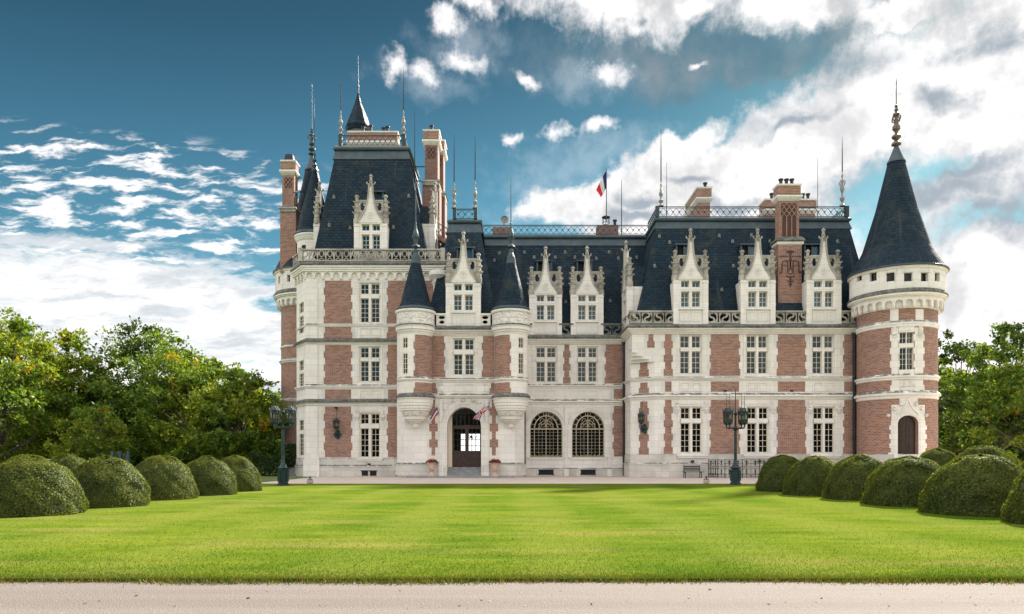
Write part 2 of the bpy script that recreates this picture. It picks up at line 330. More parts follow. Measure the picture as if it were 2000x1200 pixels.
class MB:
    """collects faces, then links them as ONE mesh object"""
    def __init__(s): s.v = []; s.f = []; s.uv = []; s.sm = []
    def poly(s, pts, uv=None, smooth=False):
        i = len(s.v); s.v.extend(pts); s.f.append(tuple(range(i, i + len(pts)))); s.uv.append(uv); s.sm.append(smooth); return s
    def box(s, x0, x1, y0, y1, z0, z1):
        a, b, c, d = (x0, y0), (x1, y0), (x1, y1), (x0, y1)
        for p, q in ((a, b), (b, c), (c, d), (d, a)):
            s.poly([(*p, z0), (*q, z0), (*q, z1), (*p, z1)])
        s.poly([(*a, z1), (*b, z1), (*c, z1), (*d, z1)]); s.poly([(*d, z0), (*c, z0), (*b, z0), (*a, z0)]); return s
    def fbox(s, f, u0, u1, z0, z1, d0, d1):
        n = max(1, int(math.ceil((u1 - u0) / f.step))) if f.step else 1
        P = f.pt
        for k in range(n):
            a = u0 + (u1 - u0) * k / n; b = u0 + (u1 - u0) * (k + 1) / n
            s.poly([P(a, z0, d1), P(b, z0, d1), P(b, z1, d1), P(a, z1, d1)], [(a, z0), (b, z0), (b, z1), (a, z1)])
            s.poly([P(a, z1, d1), P(b, z1, d1), P(b, z1, d0), P(a, z1, d0)], [(a, d1), (b, d1), (b, d0), (a, d0)])
            s.poly([P(a, z0, d0), P(b, z0, d0), P(b, z0, d1), P(a, z0, d1)], [(a, d0), (b, d0), (b, d1), (a, d1)])
        s.poly([P(u0, z0, d0), P(u0, z0, d1), P(u0, z1, d1), P(u0, z1, d0)], [(d0, z0), (d1, z0), (d1, z1), (d0, z1)])
        s.poly([P(u1, z0, d1), P(u1, z0, d0), P(u1, z1, d0), P(u1, z1, d1)], [(d1, z0), (d0, z0), (d0, z1), (d1, z1)])
        return s
    def prism(s, f, pts, d0, d1):
        P = f.pt; n = len(pts)
        s.poly([P(u, z, d1) for u, z in pts], list(pts))
        for i in range(n):
            a, b = pts[i], pts[(i + 1) % n]
            s.poly([P(*a, d1), P(*a, d0), P(*b, d0), P(*b, d1)])
        return s
    def zprism(s, pts, z0, z1):
        n = len(pts)
        for i in range(n):
            a, b = pts[i], pts[(i + 1) % n]
            s.poly([(*a, z0), (*b, z0), (*b, z1), (*a, z1)])
        s.poly([(*p, z1) for p in pts]); s.poly([(*p, z0) for p in reversed(pts)]); return s
    def sweep(s, path, prof, closed=False):
        """profile [(d out, z)] carried along a plan path; outward is to the right of travel"""
        n = len(path); pv = [Vector(p) for p in path]; off = []
        for i in range(n):
            e = []
            if closed or i > 0: e.append((pv[i] - pv[i - 1]).normalized())
            if closed or i < n - 1: e.append((pv[(i + 1) % n] - pv[i]).normalized())
            nr = [Vector((q.y, -q.x)) for q in e]
            m = sum(nr, Vector((0, 0))).normalized(); off.append(m / max(.3, m.dot(nr[0])))
        L = 0
        for i in range(n if closed else n - 1):
            j = (i + 1) % n; dl = (pv[j] - pv[i]).length; acc = 0
            for k in range(len(prof) - 1):
                (d0, z0), (d1, z1) = prof[k], prof[k + 1]; h = math.hypot(d1 - d0, z1 - z0)
                q = [(pv[i] + off[i] * d0, z0), (pv[j] + off[j] * d0, z0), (pv[j] + off[j] * d1, z1), (pv[i] + off[i] * d1, z1)]
                v0 = prof[0][1] + acc
                s.poly([(a.x, a.y, z) for a, z in q], [(L, v0), (L + dl, v0), (L + dl, v0 + h), (L, v0 + h)]); acc += h
            L += dl
        if not closed:
            for i in (0, n - 1):
                s.poly([((pv[i] + off[i] * d).x, (pv[i] + off[i] * d).y, z) for d, z in prof])
        return s
    def lathe(s, cx, cy, prof, n=32, a0=0.0, a1=2 * math.pi, smooth=True):
        Rr = max(r for r, z in prof); acc = 0
        for k in range(len(prof) - 1):
            (r0, z0), (r1, z1) = prof[k], prof[k + 1]; h = math.hypot(r1 - r0, z1 - z0)
            for i in range(n):
                t0 = a0 + (a1 - a0) * i / n; t1 = a0 + (a1 - a0) * (i + 1) / n
                c = lambda r, t, z: (cx + r * math.sin(t), cy - r * math.cos(t), z)
                uvq = [(t0 * Rr, acc), (t1 * Rr, acc), (t1 * Rr, acc + h), (t0 * Rr, acc + h)]
                if r1 < 1e-6: s.poly([c(r0, t0, z0), c(r0, t1, z0), (cx, cy, z1)], uvq[:3], smooth)
                elif r0 < 1e-6: s.poly([(cx, cy, z0), c(r1, t1, z1), c(r1, t0, z1)], uvq[1:], smooth)
                else: s.poly([c(r0, t0, z0), c(r0, t1, z0), c(r1, t1, z1), c(r1, t0, z1)], uvq, smooth)
            acc += h
        return s
    def tube(s, p0, p1, r0, r1=None, n=6, smooth=True):
        r1 = r0 if r1 is None else r1
        a, b = Vector(p0), Vector(p1); d = (b - a)
        if d.length < 1e-6: return s
        d.normalize(); e = d.orthogonal().normalized(); h = d.cross(e)
        for i in range(n):
            t0, t1 = 2 * math.pi * i / n, 2 * math.pi * (i + 1) / n
            w0 = e * math.cos(t0) + h * math.sin(t0); w1 = e * math.cos(t1) + h * math.sin(t1)
            s.poly([tuple(a + w0 * r0), tuple(a + w1 * r0), tuple(b + w1 * r1), tuple(b + w0 * r1)], None, smooth)
        for c, r, sg in ((a, r0, -1), (b, r1, 1)):
            if r > .004:
                s.poly([tuple(c + (e * math.cos(2 * math.pi * i * sg / n) + h * math.sin(2 * math.pi * i * sg / n)) * r) for i in range(n)])
        return s
    def path(s, pts, r0, r1=None, n=6):
        r1 = r0 if r1 is None else r1; m = len(pts) - 1
        for i in range(m): s.tube(pts[i], pts[i + 1], r0 + (r1 - r0) * i / m, r0 + (r1 - r0) * (i + 1) / m, n)
        return s
    def ribbon(s, f, pts, w, d0, d1):
        """a flat band of width w following points (u,z)"""
        P = f.pt; m = len(pts); L = []
        for i in range(m):
            a = Vector(pts[max(0, i - 1)]); b = Vector(pts[min(m - 1, i + 1)]); t = (b - a).normalized(); nn = Vector((-t.y, t.x)) * (w / 2)
            p = Vector(pts[i]); L.append((p + nn, p - nn))
        for i in range(m - 1):
            (a, b), (c, d) = L[i], L[i + 1]
            s.poly([P(*b, d1), P(*d, d1), P(*c, d1), P(*a, d1)])
            s.poly([P(*a, d1), P(*c, d1), P(*c, d0), P(*a, d0)]); s.poly([P(*b, d0), P(*d, d0), P(*d, d1), P(*b, d1)])
        for (a, b) in (L[0], L[-1]): s.poly([P(*a, d0), P(*a, d1), P(*b, d1), P(*b, d0)])
        return s
    def holed(s, f, u0, u1, z0, z1, hole, d0, d1):
        """a plate with one closed hole given as points round its middle"""
        P = f.pt; cu = sum(p[0] for p in hole) / len(hole); cz = sum(p[1] for p in hole) / len(hole); n = len(hole)
        def edge(p):
            du, dz = p[0] - cu, p[1] - cz; k = 1e9
            if abs(du) > 1e-9: k = min(k, ((u1 if du > 0 else u0) - cu) / du)
            if abs(dz) > 1e-9: k = min(k, ((z1 if dz > 0 else z0) - cz) / dz)
            return (cu + du * k, cz + dz * k)
        corners = [(u0, z0), (u1, z0), (u1, z1), (u0, z1)]
        angl = lambda p: math.atan2(p[1] - cz, p[0] - cu)
        hp = sorted(hole, key=angl)
        for i in range(n):
            a, b = hp[i], hp[(i + 1) % n]; ea, eb = edge(a), edge(b)
            a0, b0 = angl(a), angl(b)
            if b0 < a0: b0 += 2 * math.pi
            mid = [c for c in corners if any(a0 + 1e-6 < angl(c) + k < b0 - 1e-6 for k in (0, 2 * math.pi))]
            q = [a, ea] + mid + [eb, b]
            s.poly([P(*p, d1) for p in q], q)
            s.poly([P(*a, d1), P(*b, d1), P(*b, d0), P(*a, d0)])
        return s
    def frustum(s, b, t):
        """b and t are four corners (x,y,z) each, same order, seen from above anticlockwise"""
        for i in range(4):
            j = (i + 1) % 4; s.poly([b[i], b[j], t[j], t[i]])
        s.poly(list(t)); return s
    def build(s, name, mat, parent=None, inv=True):
        me = bpy.data.meshes.new(name); me.from_pydata(s.v, [], s.f)
        ul = me.uv_layers.new(name='UVMap'); data = np.zeros(len(me.loops) * 2, dtype=np.float32); k = 0
        up = Vector((0, 0, 1))
        for fi, f in enumerate(s.f):
            uv = s.uv[fi]
            if uv is None:
                p = [Vector(s.v[i]) for i in f]; nr = Vector((0, 0, 0))
                for i in range(len(p)): nr += (p[i] - p[0]).cross(p[(i + 1) % len(p)] - p[0])
                if nr.length < 1e-12: nr = Vector((0, 0, 1))
                nr.normalize()
                if abs(nr.z) > .95: uv = [(q.x, q.y) for q in p]
                else:
                    t = up.cross(nr).normalized(); w = nr.cross(t); uv = [(q.dot(t), q.dot(w)) for q in p]
            for (a, b) in uv: data[k] = a; data[k + 1] = b; k += 2
        ul.data.foreach_set('uv', data)
        me.polygons.foreach_set('use_smooth', s.sm); me.materials.append(mat); me.update()
        o = bpy.data.objects.new(name, me); col.objects.link(o)
        if parent is not None: adopt(o, parent, inv)
        return o

def wmat(o):
    m = Matrix.LocRotScale(o.location, o.rotation_euler, o.scale)
    return (wmat(o.parent) @ o.matrix_parent_inverse @ m) if o.parent else m
def adopt(o, parent, inv=True):
    o.parent = parent
    if inv: o.matrix_parent_inverse = wmat(parent).inverted()
def tag(o, label, cat, group=None, kind=None):
    if label: o['label'] = label
    if cat: o['category'] = cat
    if group: o['group'] = group
    if kind: o['kind'] = kind
    return o
def thing(name, label, cat, loc=(0, 0, 0), rz=0, group=None):
    o = bpy.data.objects.new(name, None); col.objects.link(o); o.empty_display_size = .3
    o.location = loc; o.rotation_euler = (0, 0, rz)
    return tag(o, label, cat, group)
def copy_tree(o, parent=None):
    c = o.copy(); col.objects.link(c)
    if parent is not None:
        c.parent = parent; c.matrix_parent_inverse = o.matrix_parent_inverse.copy()
    for ch in list(o.children): copy_tree(ch, c)
    return c
def structure(o): o['kind'] = 'structure'; return o

def leaves(name, cen, size, mat, parent=None, nrm=None, spread=1.0, kind=None, aspect=.62, inv=True):
    """many small leaf faces, each its own quad, around the points cen (N,3)"""
    n = len(cen); a = rng.normal(size=(n, 3)); b = rng.normal(size=(n, 3))
    if nrm is not None:                       # lie roughly across the given normals
        k = nrm / np.linalg.norm(nrm, axis=1, keepdims=True)
        a -= (a * k).sum(1, keepdims=True) * k * spread; b -= (b * k).sum(1, keepdims=True) * k * spread
    a /= np.linalg.norm(a, axis=1, keepdims=True); b -= (a * b).sum(1, keepdims=True) * a; b /= np.linalg.norm(b, axis=1, keepdims=True)
    s = np.asarray(size).reshape(-1, 1) * np.ones((n, 1)); a = a * s; b = b * s * aspect
    v = np.stack([cen - a, cen - b * .9 + a * .15, cen + a, cen + b * .9 + a * .15], 1).reshape(-1, 3).astype(np.float32)
    me = bpy.data.meshes.new(name); me.vertices.add(4 * n); me.vertices.foreach_set('co', v.ravel())
    me.loops.add(4 * n); me.loops.foreach_set('vertex_index', np.arange(4 * n, dtype=np.int32))
    me.polygons.add(n); me.polygons.foreach_set('loop_start', np.arange(0, 4 * n, 4, dtype=np.int32))
    me.materials.append(mat); me.update(calc_edges=True)
    o = bpy.data.objects.new(name, me); col.objects.link(o)
    if parent is not None: adopt(o, parent, inv)
    if kind: o['kind'] = kind
    return o
def blades(name, base, h, w, lean, mat):
    n = len(base); t = rng.uniform(0, 2 * math.pi, n); dx = np.stack([np.cos(t), np.sin(t), np.zeros(n)], 1) * np.asarray(w).reshape(-1, 1)
    tip = base + np.stack([rng.normal(0, lean, n), rng.normal(0, lean, n), h], 1)
    v = np.stack([base - dx, base + dx, tip], 1).reshape(-1, 3).astype(np.float32)
    me = bpy.data.meshes.new(name); me.vertices.add(3 * n); me.vertices.foreach_set('co', v.ravel())
    me.loops.add(3 * n); me.loops.foreach_set('vertex_index', np.arange(3 * n, dtype=np.int32))
    me.polygons.add(n); me.polygons.foreach_set('loop_start', np.arange(0, 3 * n, 3, dtype=np.int32))
    me.materials.append(mat); me.update(calc_edges=True)
    o = bpy.data.objects.new(name, me); col.objects.link(o); o['kind'] = 'stuff'; return o

# ------------------------------------------------------------------ ground
ROADSET = []
def gravel(nm, k):
    m, g, b = new_mat(nm); p = geo(g).outputs['Position']
    n = g.noise(g.mapping(p, scale=(.06, 2.2, 1)), 1.0, 6, .62); n2 = g.noise(p, 42, 3, .75); n3 = g.noise(p, .9, 5, .6)
    v = g.n('ShaderNodeTexVoronoi'); g.set(v.inputs['Vector'], p); v.inputs['Scale'].default_value = 55
    c = g.mix(g.ss(n, .35, .68), (.37, .295, .245), (.45, .375, .32))
    c = g.mix(g.math('MULTIPLY', g.ss(n3, .5, .75), .3), c, (.33, .26, .205))
    c = g.mix(g.math('MULTIPLY', g.ss(n2, .35, .75), .5), c, (.53, .46, .40))
    c = g.mix(g.math('MULTIPLY', g.ss(v.outputs[1], .80, 1.0), .35), c, (.20, .155, .125))
    sp = g.n('ShaderNodeSeparateXYZ'); g.set(sp.inputs[0], p); trk = g.math('SINE', g.math('MULTIPLY_ADD', sp.outputs[1], 3.4, g.math('MULTIPLY', n3, 1.6)))   # wheel tracks run along the road
    c = g.mix(g.math('MULTIPLY', g.ss(trk, .2, .95), .24), c, (.30, .245, .205))
    c = g.mix(1.0, c, (k, k * 1.01, k * 1.04), 'MULTIPLY'); g.set(b.inputs['Base Color'], c); b.inputs['Roughness'].default_value = .95
    bump(g, b, g.math('ADD', v.outputs[0], n2), .6, .015)
    return m
def lawn_colour(g, p):
    n = g.noise(p, .20, 6, .65); n2 = g.noise(g.mapping(p, scale=(.50, 1.5, 1)), 1.0, 7, .68); n4 = g.noise(g.mapping(p, scale=(.16, .55, 1)), 1.0, 5, .6)
    sp = g.n('ShaderNodeSeparateXYZ'); g.set(sp.inputs[0], p)
    wob = g.math('MULTIPLY', g.math('SUBTRACT', n2, .5), 1.5)
    st = g.math('SINE', g.math('MULTIPLY', g.math('ADD', sp.outputs[0], wob), 2.05))
    st2 = g.math('SINE', g.math('MULTIPLY', g.math('ADD', sp.outputs[1], g.math('ADD', g.math('MULTIPLY', sp.outputs[0], .10), wob)), 1.9))
    c = g.mix(g.ss(n, .34, .66), (.056, .097, .009), (.100, .128, .014))
    c = g.mix(g.math('MULTIPLY', g.ss(n2, .50, .72), .62), c, (.150, .162, .024))
    c = g.mix(g.math('MULTIPLY', g.ss(n2, .52, .30), .55), c, (.028, .062, .006))
    c = g.mix(g.math('MULTIPLY', g.ss(st, -.5, .9), .34), c, (.13, .148, .028))
    c = g.mix(g.math('MULTIPLY', g.ss(st2, -.2, .9), .14), c, (.06, .105, .007))
    return g.mix(g.math('MULTIPLY', g.ss(n4, .52, .70), .52), c, (.165, .142, .045))
def ground_mats():
    m, g, b = new_mat('mown_lawn'); p = geo(g).outputs['Position']
    c = lawn_colour(g, p); n3 = g.noise(p, 14, 4, .7)
    c = g.mix(g.math('MULTIPLY', g.ss(n3, .45, .75), .30), c, (.035, .065, .006))
    g.set(b.inputs['Base Color'], c); b.inputs['Roughness'].default_value = .8; b.inputs['Specular IOR Level'].default_value = .0
    bump(g, b, n3, .35, .02)
    ROADSET.append(gravel('road_gravel', .285)); m2 = gravel('shade_lifted_gravel', 1.15)  # same gravel; forecourt copy painted lighter to offset the shade of the house
    m3 = plain('rough_grass', (.05, .085, .014), .95, 0, (.095, .115, .022), .35)
    return m, m2, m3
LAWN, GRAVEL, ROUGH = ground_mats()
structure(MB().poly([(-3000, -3000, -.06), (3000, -3000, -.06), (3000, 3000, -.06), (-3000, 3000, -.06)]).build('ground', ROUGH))
structure(MB().box(-80, 80, -14, 9.0, -.055, 0).build('gravel_road', ROADSET[0]))
structure(MB().box(-15.2, 60, 40.4, 66, -.052, -.004).build('gravel_forecourt', GRAVEL))
# lawn with a slightly ragged near edge
mb = MB(); xs = np.arange(-70, 70.01, .35); ed = [(float(x), 8.93 + .06 * math.sin(x * .7) + .04 * math.sin(x * 2.3 + 1) + rnd.uniform(-.05, .05)) for x in xs]
for i in range(len(ed) - 1):
    (a, b), (c, d) = ed[i], ed[i + 1]
    mb.poly([(a, b, .03), (c, d, .03), (c, 40.7, .03), (a, 40.7, .03)])
    mb.poly([(a, b + .02, -.05), (c, d + .02, -.05), (c, d, .03), (a, b, .03)])
mb.poly([(-70, 40.7, .03), (70, 40.7, .03), (70, 40.72, -.05), (-70, 40.72, -.05)])
structure(mb.build('lawn', LAWN))
structure(MB().box(-70, -15.2, 40.72, 62, -.055, .02).build('lawn', ROUGH))

# ================================================================== the chateau
YF, YR, YL, YD = 53.85, 57.6, 56.0, 53.7          # right wing, recessed middle, tall pavilion, entrance bay
house = thing('chateau', 'pink brick and white stone chateau with slate roofs and round towers', 'chateau', (3, 60, 0))
H = house
fW, fR, fL, fD = Flat(0, YF), Flat(0, YR), Flat(0, YL), Flat(0, YD)
CH = ((9.07, 54.85), (10.73, 53.85))
fC = Flat(*CH[0], math.atan2(CH[1][1] - CH[0][1], CH[1][0] - CH[0][0]))
S = 1 / 26.0

def wall(name, f, u0, u1, z0, z1, holes, mat=None, parent=H, reveal=.34, arches=()):
    mb = MB(); P = f.pt
    us = {u0, u1}; zs = {z0, z1}
    for h in holes: us |= {h[0], h[1]}; zs |= {h[2], h[3]}
    us = sorted(u for u in us if u0 - 1e-6 <= u <= u1 + 1e-6); zs = sorted(z for z in zs if z0 - 1e-6 <= z <= z1 + 1e-6)
    if f.step:
        ex = []
        for a, b in zip(us, us[1:]):
            k = int(math.ceil((b - a) / f.step)); ex += [a + (b - a) * i / k for i in range(1, k)]
        us = sorted(us + ex)
    for a, b in zip(us, us[1:]):
        for c, d in zip(zs, zs[1:]):
            mu, mz = (a + b) / 2, (c + d) / 2
            if any(h[0] < mu < h[1] and h[2] < mz < h[3] for h in holes): continue
            mb.poly([P(a, c, 0), P(b, c, 0), P(b, d, 0), P(a, d, 0)], [(a, c), (b, c), (b, d), (a, d)])
    for h in holes:
        a, b, c, d = h[:4]; r = -(h[4] if len(h) > 4 else reveal)
        mb.poly([P(a, c, 0), P(a, d, 0), P(a, d, r), P(a, c, r)]); mb.poly([P(b, d, 0), P(b, c, 0), P(b, c, r), P(b, d, r)])
        mb.poly([P(b, c, 0), P(a, c, 0), P(a, c, r), P(b, c, r)])
        if len(h) > 5:                                   # arched head, h[5] = spring height
            sp = h[5]; pts = arch(a, b, sp, d)
            for p, q in zip(pts, pts[1:]):
                mb.poly([P(p[0], p[1], 0), P(q[0], q[1], 0), P(q[0], d, 0), P(p[0], d, 0)], [p, q, (q[0], d), (p[0], d)])
                mb.poly([P(*q, 0), P(*p, 0), P(*p, r), P(*q, r)])
        else: mb.poly([P(a, d, 0), P(b, d, 0), P(b, d, r), P(a, d, r)])
    return mb.build(name, mat or STONE, parent)
def arch(a, b, sp, top, n=22, e=2.0):
    c, r, h = (a + b) / 2, (b - a) / 2, top - sp; L = []
    for i in range(n + 1):
        t = math.pi * (1 - i / n); ct, st = math.cos(t), math.sin(t)
        L.append((c + r * math.copysign(abs(ct) ** (2 / e), ct), sp + h * abs(st) ** (2 / e)))
    return L
def archivolt(mb, f, a, b, sp, top, z0, steps, e=2.0):
    for (w0, w1, d0, d1) in steps:
        A = arch(a - w0, b + w0, sp, top + w0, e=e); B = arch(a - w1, b + w1, sp, top + w1, e=e); P = f.pt
        A = [(A[0][0], z0)] + A + [(A[-1][0], z0)]; B = [(B[0][0], z0)] + B + [(B[-1][0], z0)]
        for i in range(len(A) - 1):
            p, q, r, s = A[i], A[i + 1], B[i + 1], B[i]
            mb.poly([P(*p, d1), P(*q, d1), P(*r, d1), P(*s, d1)], [p, q, r, s])
            mb.poly([P(*q, d1), P(*p, d1), P(*p, d0), P(*q, d0)]); mb.poly([P(*s, d1), P(*r, d1), P(*r, d0), P(*s, d0)])

def brick(f, x0, x1, y0, y1, tl=True, tr=True, band=13.5, tooth=2.6, parent=H, first=0, name='brick_panel'):
    xm = (x0 + x1) / 2; n = max(1, round((y1 - y0) / band)); mb = MB()
    for k in range(n):
        ya, yb = y0 + (y1 - y0) * k / n, y0 + (y1 - y0) * (k + 1) / n; e = tooth / 2 if (k + first) % 2 else -tooth / 2
        ua = f.uz(x0 - (e if tl else 0), 893)[0]; ub = f.uz(x1 + (e if tr else 0), 893)[0]
        mb.fbox(f, ua, ub, f.uz(xm, yb)[1], f.uz(xm, ya)[1], -.06, .014)
    o = mb.build(name, BRICK, parent)
    if parent is H and f.step is None and f is not fC:        # the stones that bite into the brickwork
        for k in range(n):
            ya, yb = y0 + (y1 - y0) * k / n, y0 + (y1 - y0) * (k + 1) / n; e = tooth / 2 if (k + first) % 2 else -tooth / 2
            za, zb = f.uz(xm, yb)[1] + .007, f.uz(xm, ya)[1] - .007
            for on, xe, sg in ((tl, x0 - e, -1), (tr, x1 + e, 1)):
                if not on or quoins[0] >= 300: continue
                u = f.uz(xe, 893)[0] + sg * .006; w = f.uz((x0 if sg < 0 else x1), 893)[0] + sg * .27
                MB().fbox(f, min(u, w), max(u, w), za, zb, -.02, .009 + .006 * rnd.random()).build('quoin_stone', rnd.choice((STONE, STONE, STONEB, STONEC)), H); quoins[0] += 1
    return o
quoins = [0]

def win_hole(f, xs, up, lo, m=.13):
    xm = (xs[0] + xs[-1]) / 2
    return (f.uz(xs[0], 893)[0] - m, f.uz(xs[-1], 893)[0] + m, f.uz(xm, lo[1])[1] - .09, f.uz(xm, up[0])[1] + m)
def casement(fm, gm, f, u0, u1, z0, z1, cols, rows, d=-.25, bw=.058, gb=.036):
    fm.fbox(f, u0, u0 + bw, z0, z1, d, d + .06); fm.fbox(f, u1 - bw, u1, z0, z1, d, d + .06)
    fm.fbox(f, u0 + bw, u1 - bw, z0, z0 + bw, d, d + .06); fm.fbox(f, u0 + bw, u1 - bw, z1 - bw, z1, d, d + .06)
    for k in range(1, cols):
        u = u0 + bw + (u1 - u0 - 2 * bw) * k / cols; fm.fbox(f, u - gb / 2, u + gb / 2, z0 + bw, z1 - bw, d + .005, d + .045)
    for k in range(1, rows):
        z = z0 + bw + (z1 - z0 - 2 * bw) * k / rows; fm.fbox(f, u0 + bw, u1 - bw, z - gb / 2, z + gb / 2, d + .008, d + .040)
    j = [d + .006 + rnd.uniform(-.010, .010) for _ in range(3)]; j.append(j[0] + j[2] - j[1]); P = f.pt      # old panes never quite line up
    gm.poly([P(u0 + .01, z0 + .01, j[0]), P(u1 - .01, z0 + .01, j[1]), P(u1 - .01, z1 - .01, j[2]), P(u0 + .01, z1 - .01, j[3])])
def window(f, xs, up, lo, ru=2, rl=4, parent=H, trim=True, sill=None, cols=2, sh=0.0):
    """stone cross window: xs = edges of its lights, up and lo = photo rows of the upper and lower lights"""
    h = win_hole(f, xs, up, lo); xm = (xs[0] + xs[-1]) / 2
    us = [f.uz(x, 893)[0] + (-.052 if k_ % 2 == 0 else .052) for k_, x in enumerate(xs)]; zu = (f.uz(xm, up[1])[1] - .05, f.uz(xm, up[0])[1] + .05); zl = (f.uz(xm, lo[1])[1] - .05, f.uz(xm, lo[0])[1] + .05)
    mb, fm, gm = MB(), MB(), MB()
    mb.fbox(f, h[0], us[0], h[2], h[3], -.33 + sh, -.13 + sh * .6); mb.fbox(f, us[-1], h[1], h[2], h[3], -.33 + sh, -.13 + sh * .6)
    mb.fbox(f, us[0], us[-1], zu[1], h[3], -.33 + sh, -.13 + sh * .6); mb.fbox(f, us[0], us[-1], h[2], zl[0], -.33 + sh, -.08 + sh * .5)
    for a, b in zip(us[1::2], us[2::2]): mb.fbox(f, a, b, zl[0], zu[1], -.33 + sh, -.035)
    for a, b in zip(us[0::2], us[1::2]):
        mb.fbox(f, a, b, zl[1], zu[0], -.33 + sh, -.02)
        casement(fm, gm, f, a, b, zu[0], zu[1], cols, ru, d=-.25 + sh, bw=.05, gb=.032); casement(fm, gm, f, a, b, zl[0], zl[1], cols, rl, d=-.25 + sh, bw=.05, gb=.032)
    if trim:
        a, b, c, d = h
        mb.fbox(f, a - .17, a - .10, c + .05, d + .22, -.02, .045); mb.fbox(f, b + .10, b + .17, c + .05, d + .22, -.02, .045)
        mb.fbox(f, a - .10, b + .10, d + .14, d + .21, -.02, .04)
        zc = (zl[1] + zu[0]) / 2; mb.fbox(f, a - .22, a, zc - .04, zc + .04, -.02, .035); mb.fbox(f, b, b + .22, zc - .04, zc + .04, -.02, .035)
    if sill:
        ua, ub = f.uz(sill[0], 893)[0], f.uz(sill[1], 893)[0]; za, zb = f.uz(xm, sill[3])[1], f.uz(xm, sill[2])[1]
        mb.fbox(f, ua, ub, (za + zb) / 2, zb, -.02, .17); mb.fbox(f, ua + .07, ub - .07, za, (za + zb) / 2, -.02, .10)
    w = mb.build('window', STONE, parent); fm.build('window_frame', CREAM, w); gm.build('window_pane', GLASS if zl[0] < 4 else GLASSUP, w)
    return w
def apron(f, x0, x1, y0, y1, n=2, parent=H):
    """blind stone panels under a window"""
    u0, z1 = f.uz(x0, y0); u1, z0 = f.uz(x1, y1); mb = MB(); w = (u1 - u0) / n
    for k in range(n):
        a, b = u0 + w * k + .05, u0 + w * (k + 1) - .05
        for q in ((a, a + .09, z0, z1), (b - .09, b, z0, z1), (a + .09, b - .09, z0, z0 + .09), (a + .09, b - .09, z1 - .09, z1)): mb.fbox(f, *q, -.02, .05)
        mb.fbox(f, a + .16, b - .16, z0 + .16, z1 - .16, -.02, .025)
    return mb.build('apron_panel', STONE, parent)
def string(path, ytop, ybot, Y, out=.17, name='string_course', parent=H):
    z0, z1 = Z(ybot, Y), Z(ytop, Y); h = z1 - z0
    return MB().sweep(path, [(-.02, z0), (.06, z0 + .10 * h), (.06, z0 + .40 * h), (out, z0 + .46 * h), (out, z0 + .66 * h), (out - .05, z0 + .74 * h), (-.02, z1)]).build(name, STONE, parent)
def cornice(path, rows, Y, parent=H, out=.42):
    y0, y1, y2, y3 = rows                          # ledge top, ledge bottom, mouldings, wall
    q = lambda y: Z(y, Y)
    h = y3 - y1
    MB().sweep(path, [(-.03, q(y3)), (.10, q(y3 - .12 * h)), (.10, q(y3 - .34 * h)), (.22, q(y3 - .42 * h)), (.22, q(y3 - .66 * h)),
                      (.34, q(y3 - .74 * h)), (out - .04, q(y1 + .10 * h)), (out - .04, q(y1)), (-.3, q(y1))]).build('cornice', STONE, parent)
    MB().sweep(path, [(-.2, q(y1) + .006), (out, q(y1) + .006), (out + .05, q(y1 - .35 * (y1 - y0))), (out - .02, q(y0 + .4 * (y1 - y0))), (-.1, q(y0)), (-.9, q(y0 - 1))]).build('lichen_ledge', LEDGE, parent)
def scroll_balustrade(f, x0, x1, y0, y1, mat, parent=H, w=.96, d0=-.20, d1=.0, trefoil=False):
    u0, z1 = f.uz(x0, y0); u1, z0 = f.uz(x1, y1); n = max(1, round((u1 - u0) / w)); w = (u1 - u0) / n; h = z1 - z0
    mb = MB(); mb.fbox(f, u0 - .03, u1 + .03, z1 - .13, z1, d0 - .05, d1 + .05); mb.fbox(f, u0, u1, z0, z0 + .09, d0, d1)
    a, b = z0 + .09, z1 - .13
    for k in range(n):
        c, cu = (a + b) / 2, u0 + w * (k + .5); r = min(w * .40, (b - a) * .47)
        if trefoil:
            for (ou, oz, rr) in ((0, .22, .26), (0, -.24, .22)):
                z_0, z_1 = (c, b) if oz > 0 else (a, c)
                hole = [(cu + math.cos(t) * r * .75 * (1 if oz > 0 else .8), (z_0 + z_1) / 2 + math.sin(t) * (z_1 - z_0) * .38) for t in np.linspace(0, 2 * math.pi, 13)[:-1]]
                mb.holed(f, cu - w / 2, cu + w / 2, z_0, z_1, hole, d0 + .03, d1 - .03)
        else:
            hole = [(cu + math.cos(t) * r * 1.04, c + math.sin(t) * r) for t in np.linspace(.05, 2 * math.pi + .05, 21)[:-1]]
            mb.holed(f, cu - w / 2 + .05, cu + w / 2 - .05, a, b, hole, d0 + .03, d1 - .03)
            sg = 1 if k % 2 else -1
            pts = [(cu + sg * math.sin(t) * r / 2, c + r / 2 + math.cos(t) * r / 2) for t in np.linspace(-.5, math.pi, 9)]
            pts += [(cu - sg * math.sin(t) * r / 2, c - r / 2 + math.cos(t) * r / 2) for t in np.linspace(0, math.pi + .5, 9)][1:]
            mb.ribbon(f, pts, .115, d0 + .05, d1 - .02)
    return mb.build('balustrade', mat, parent)
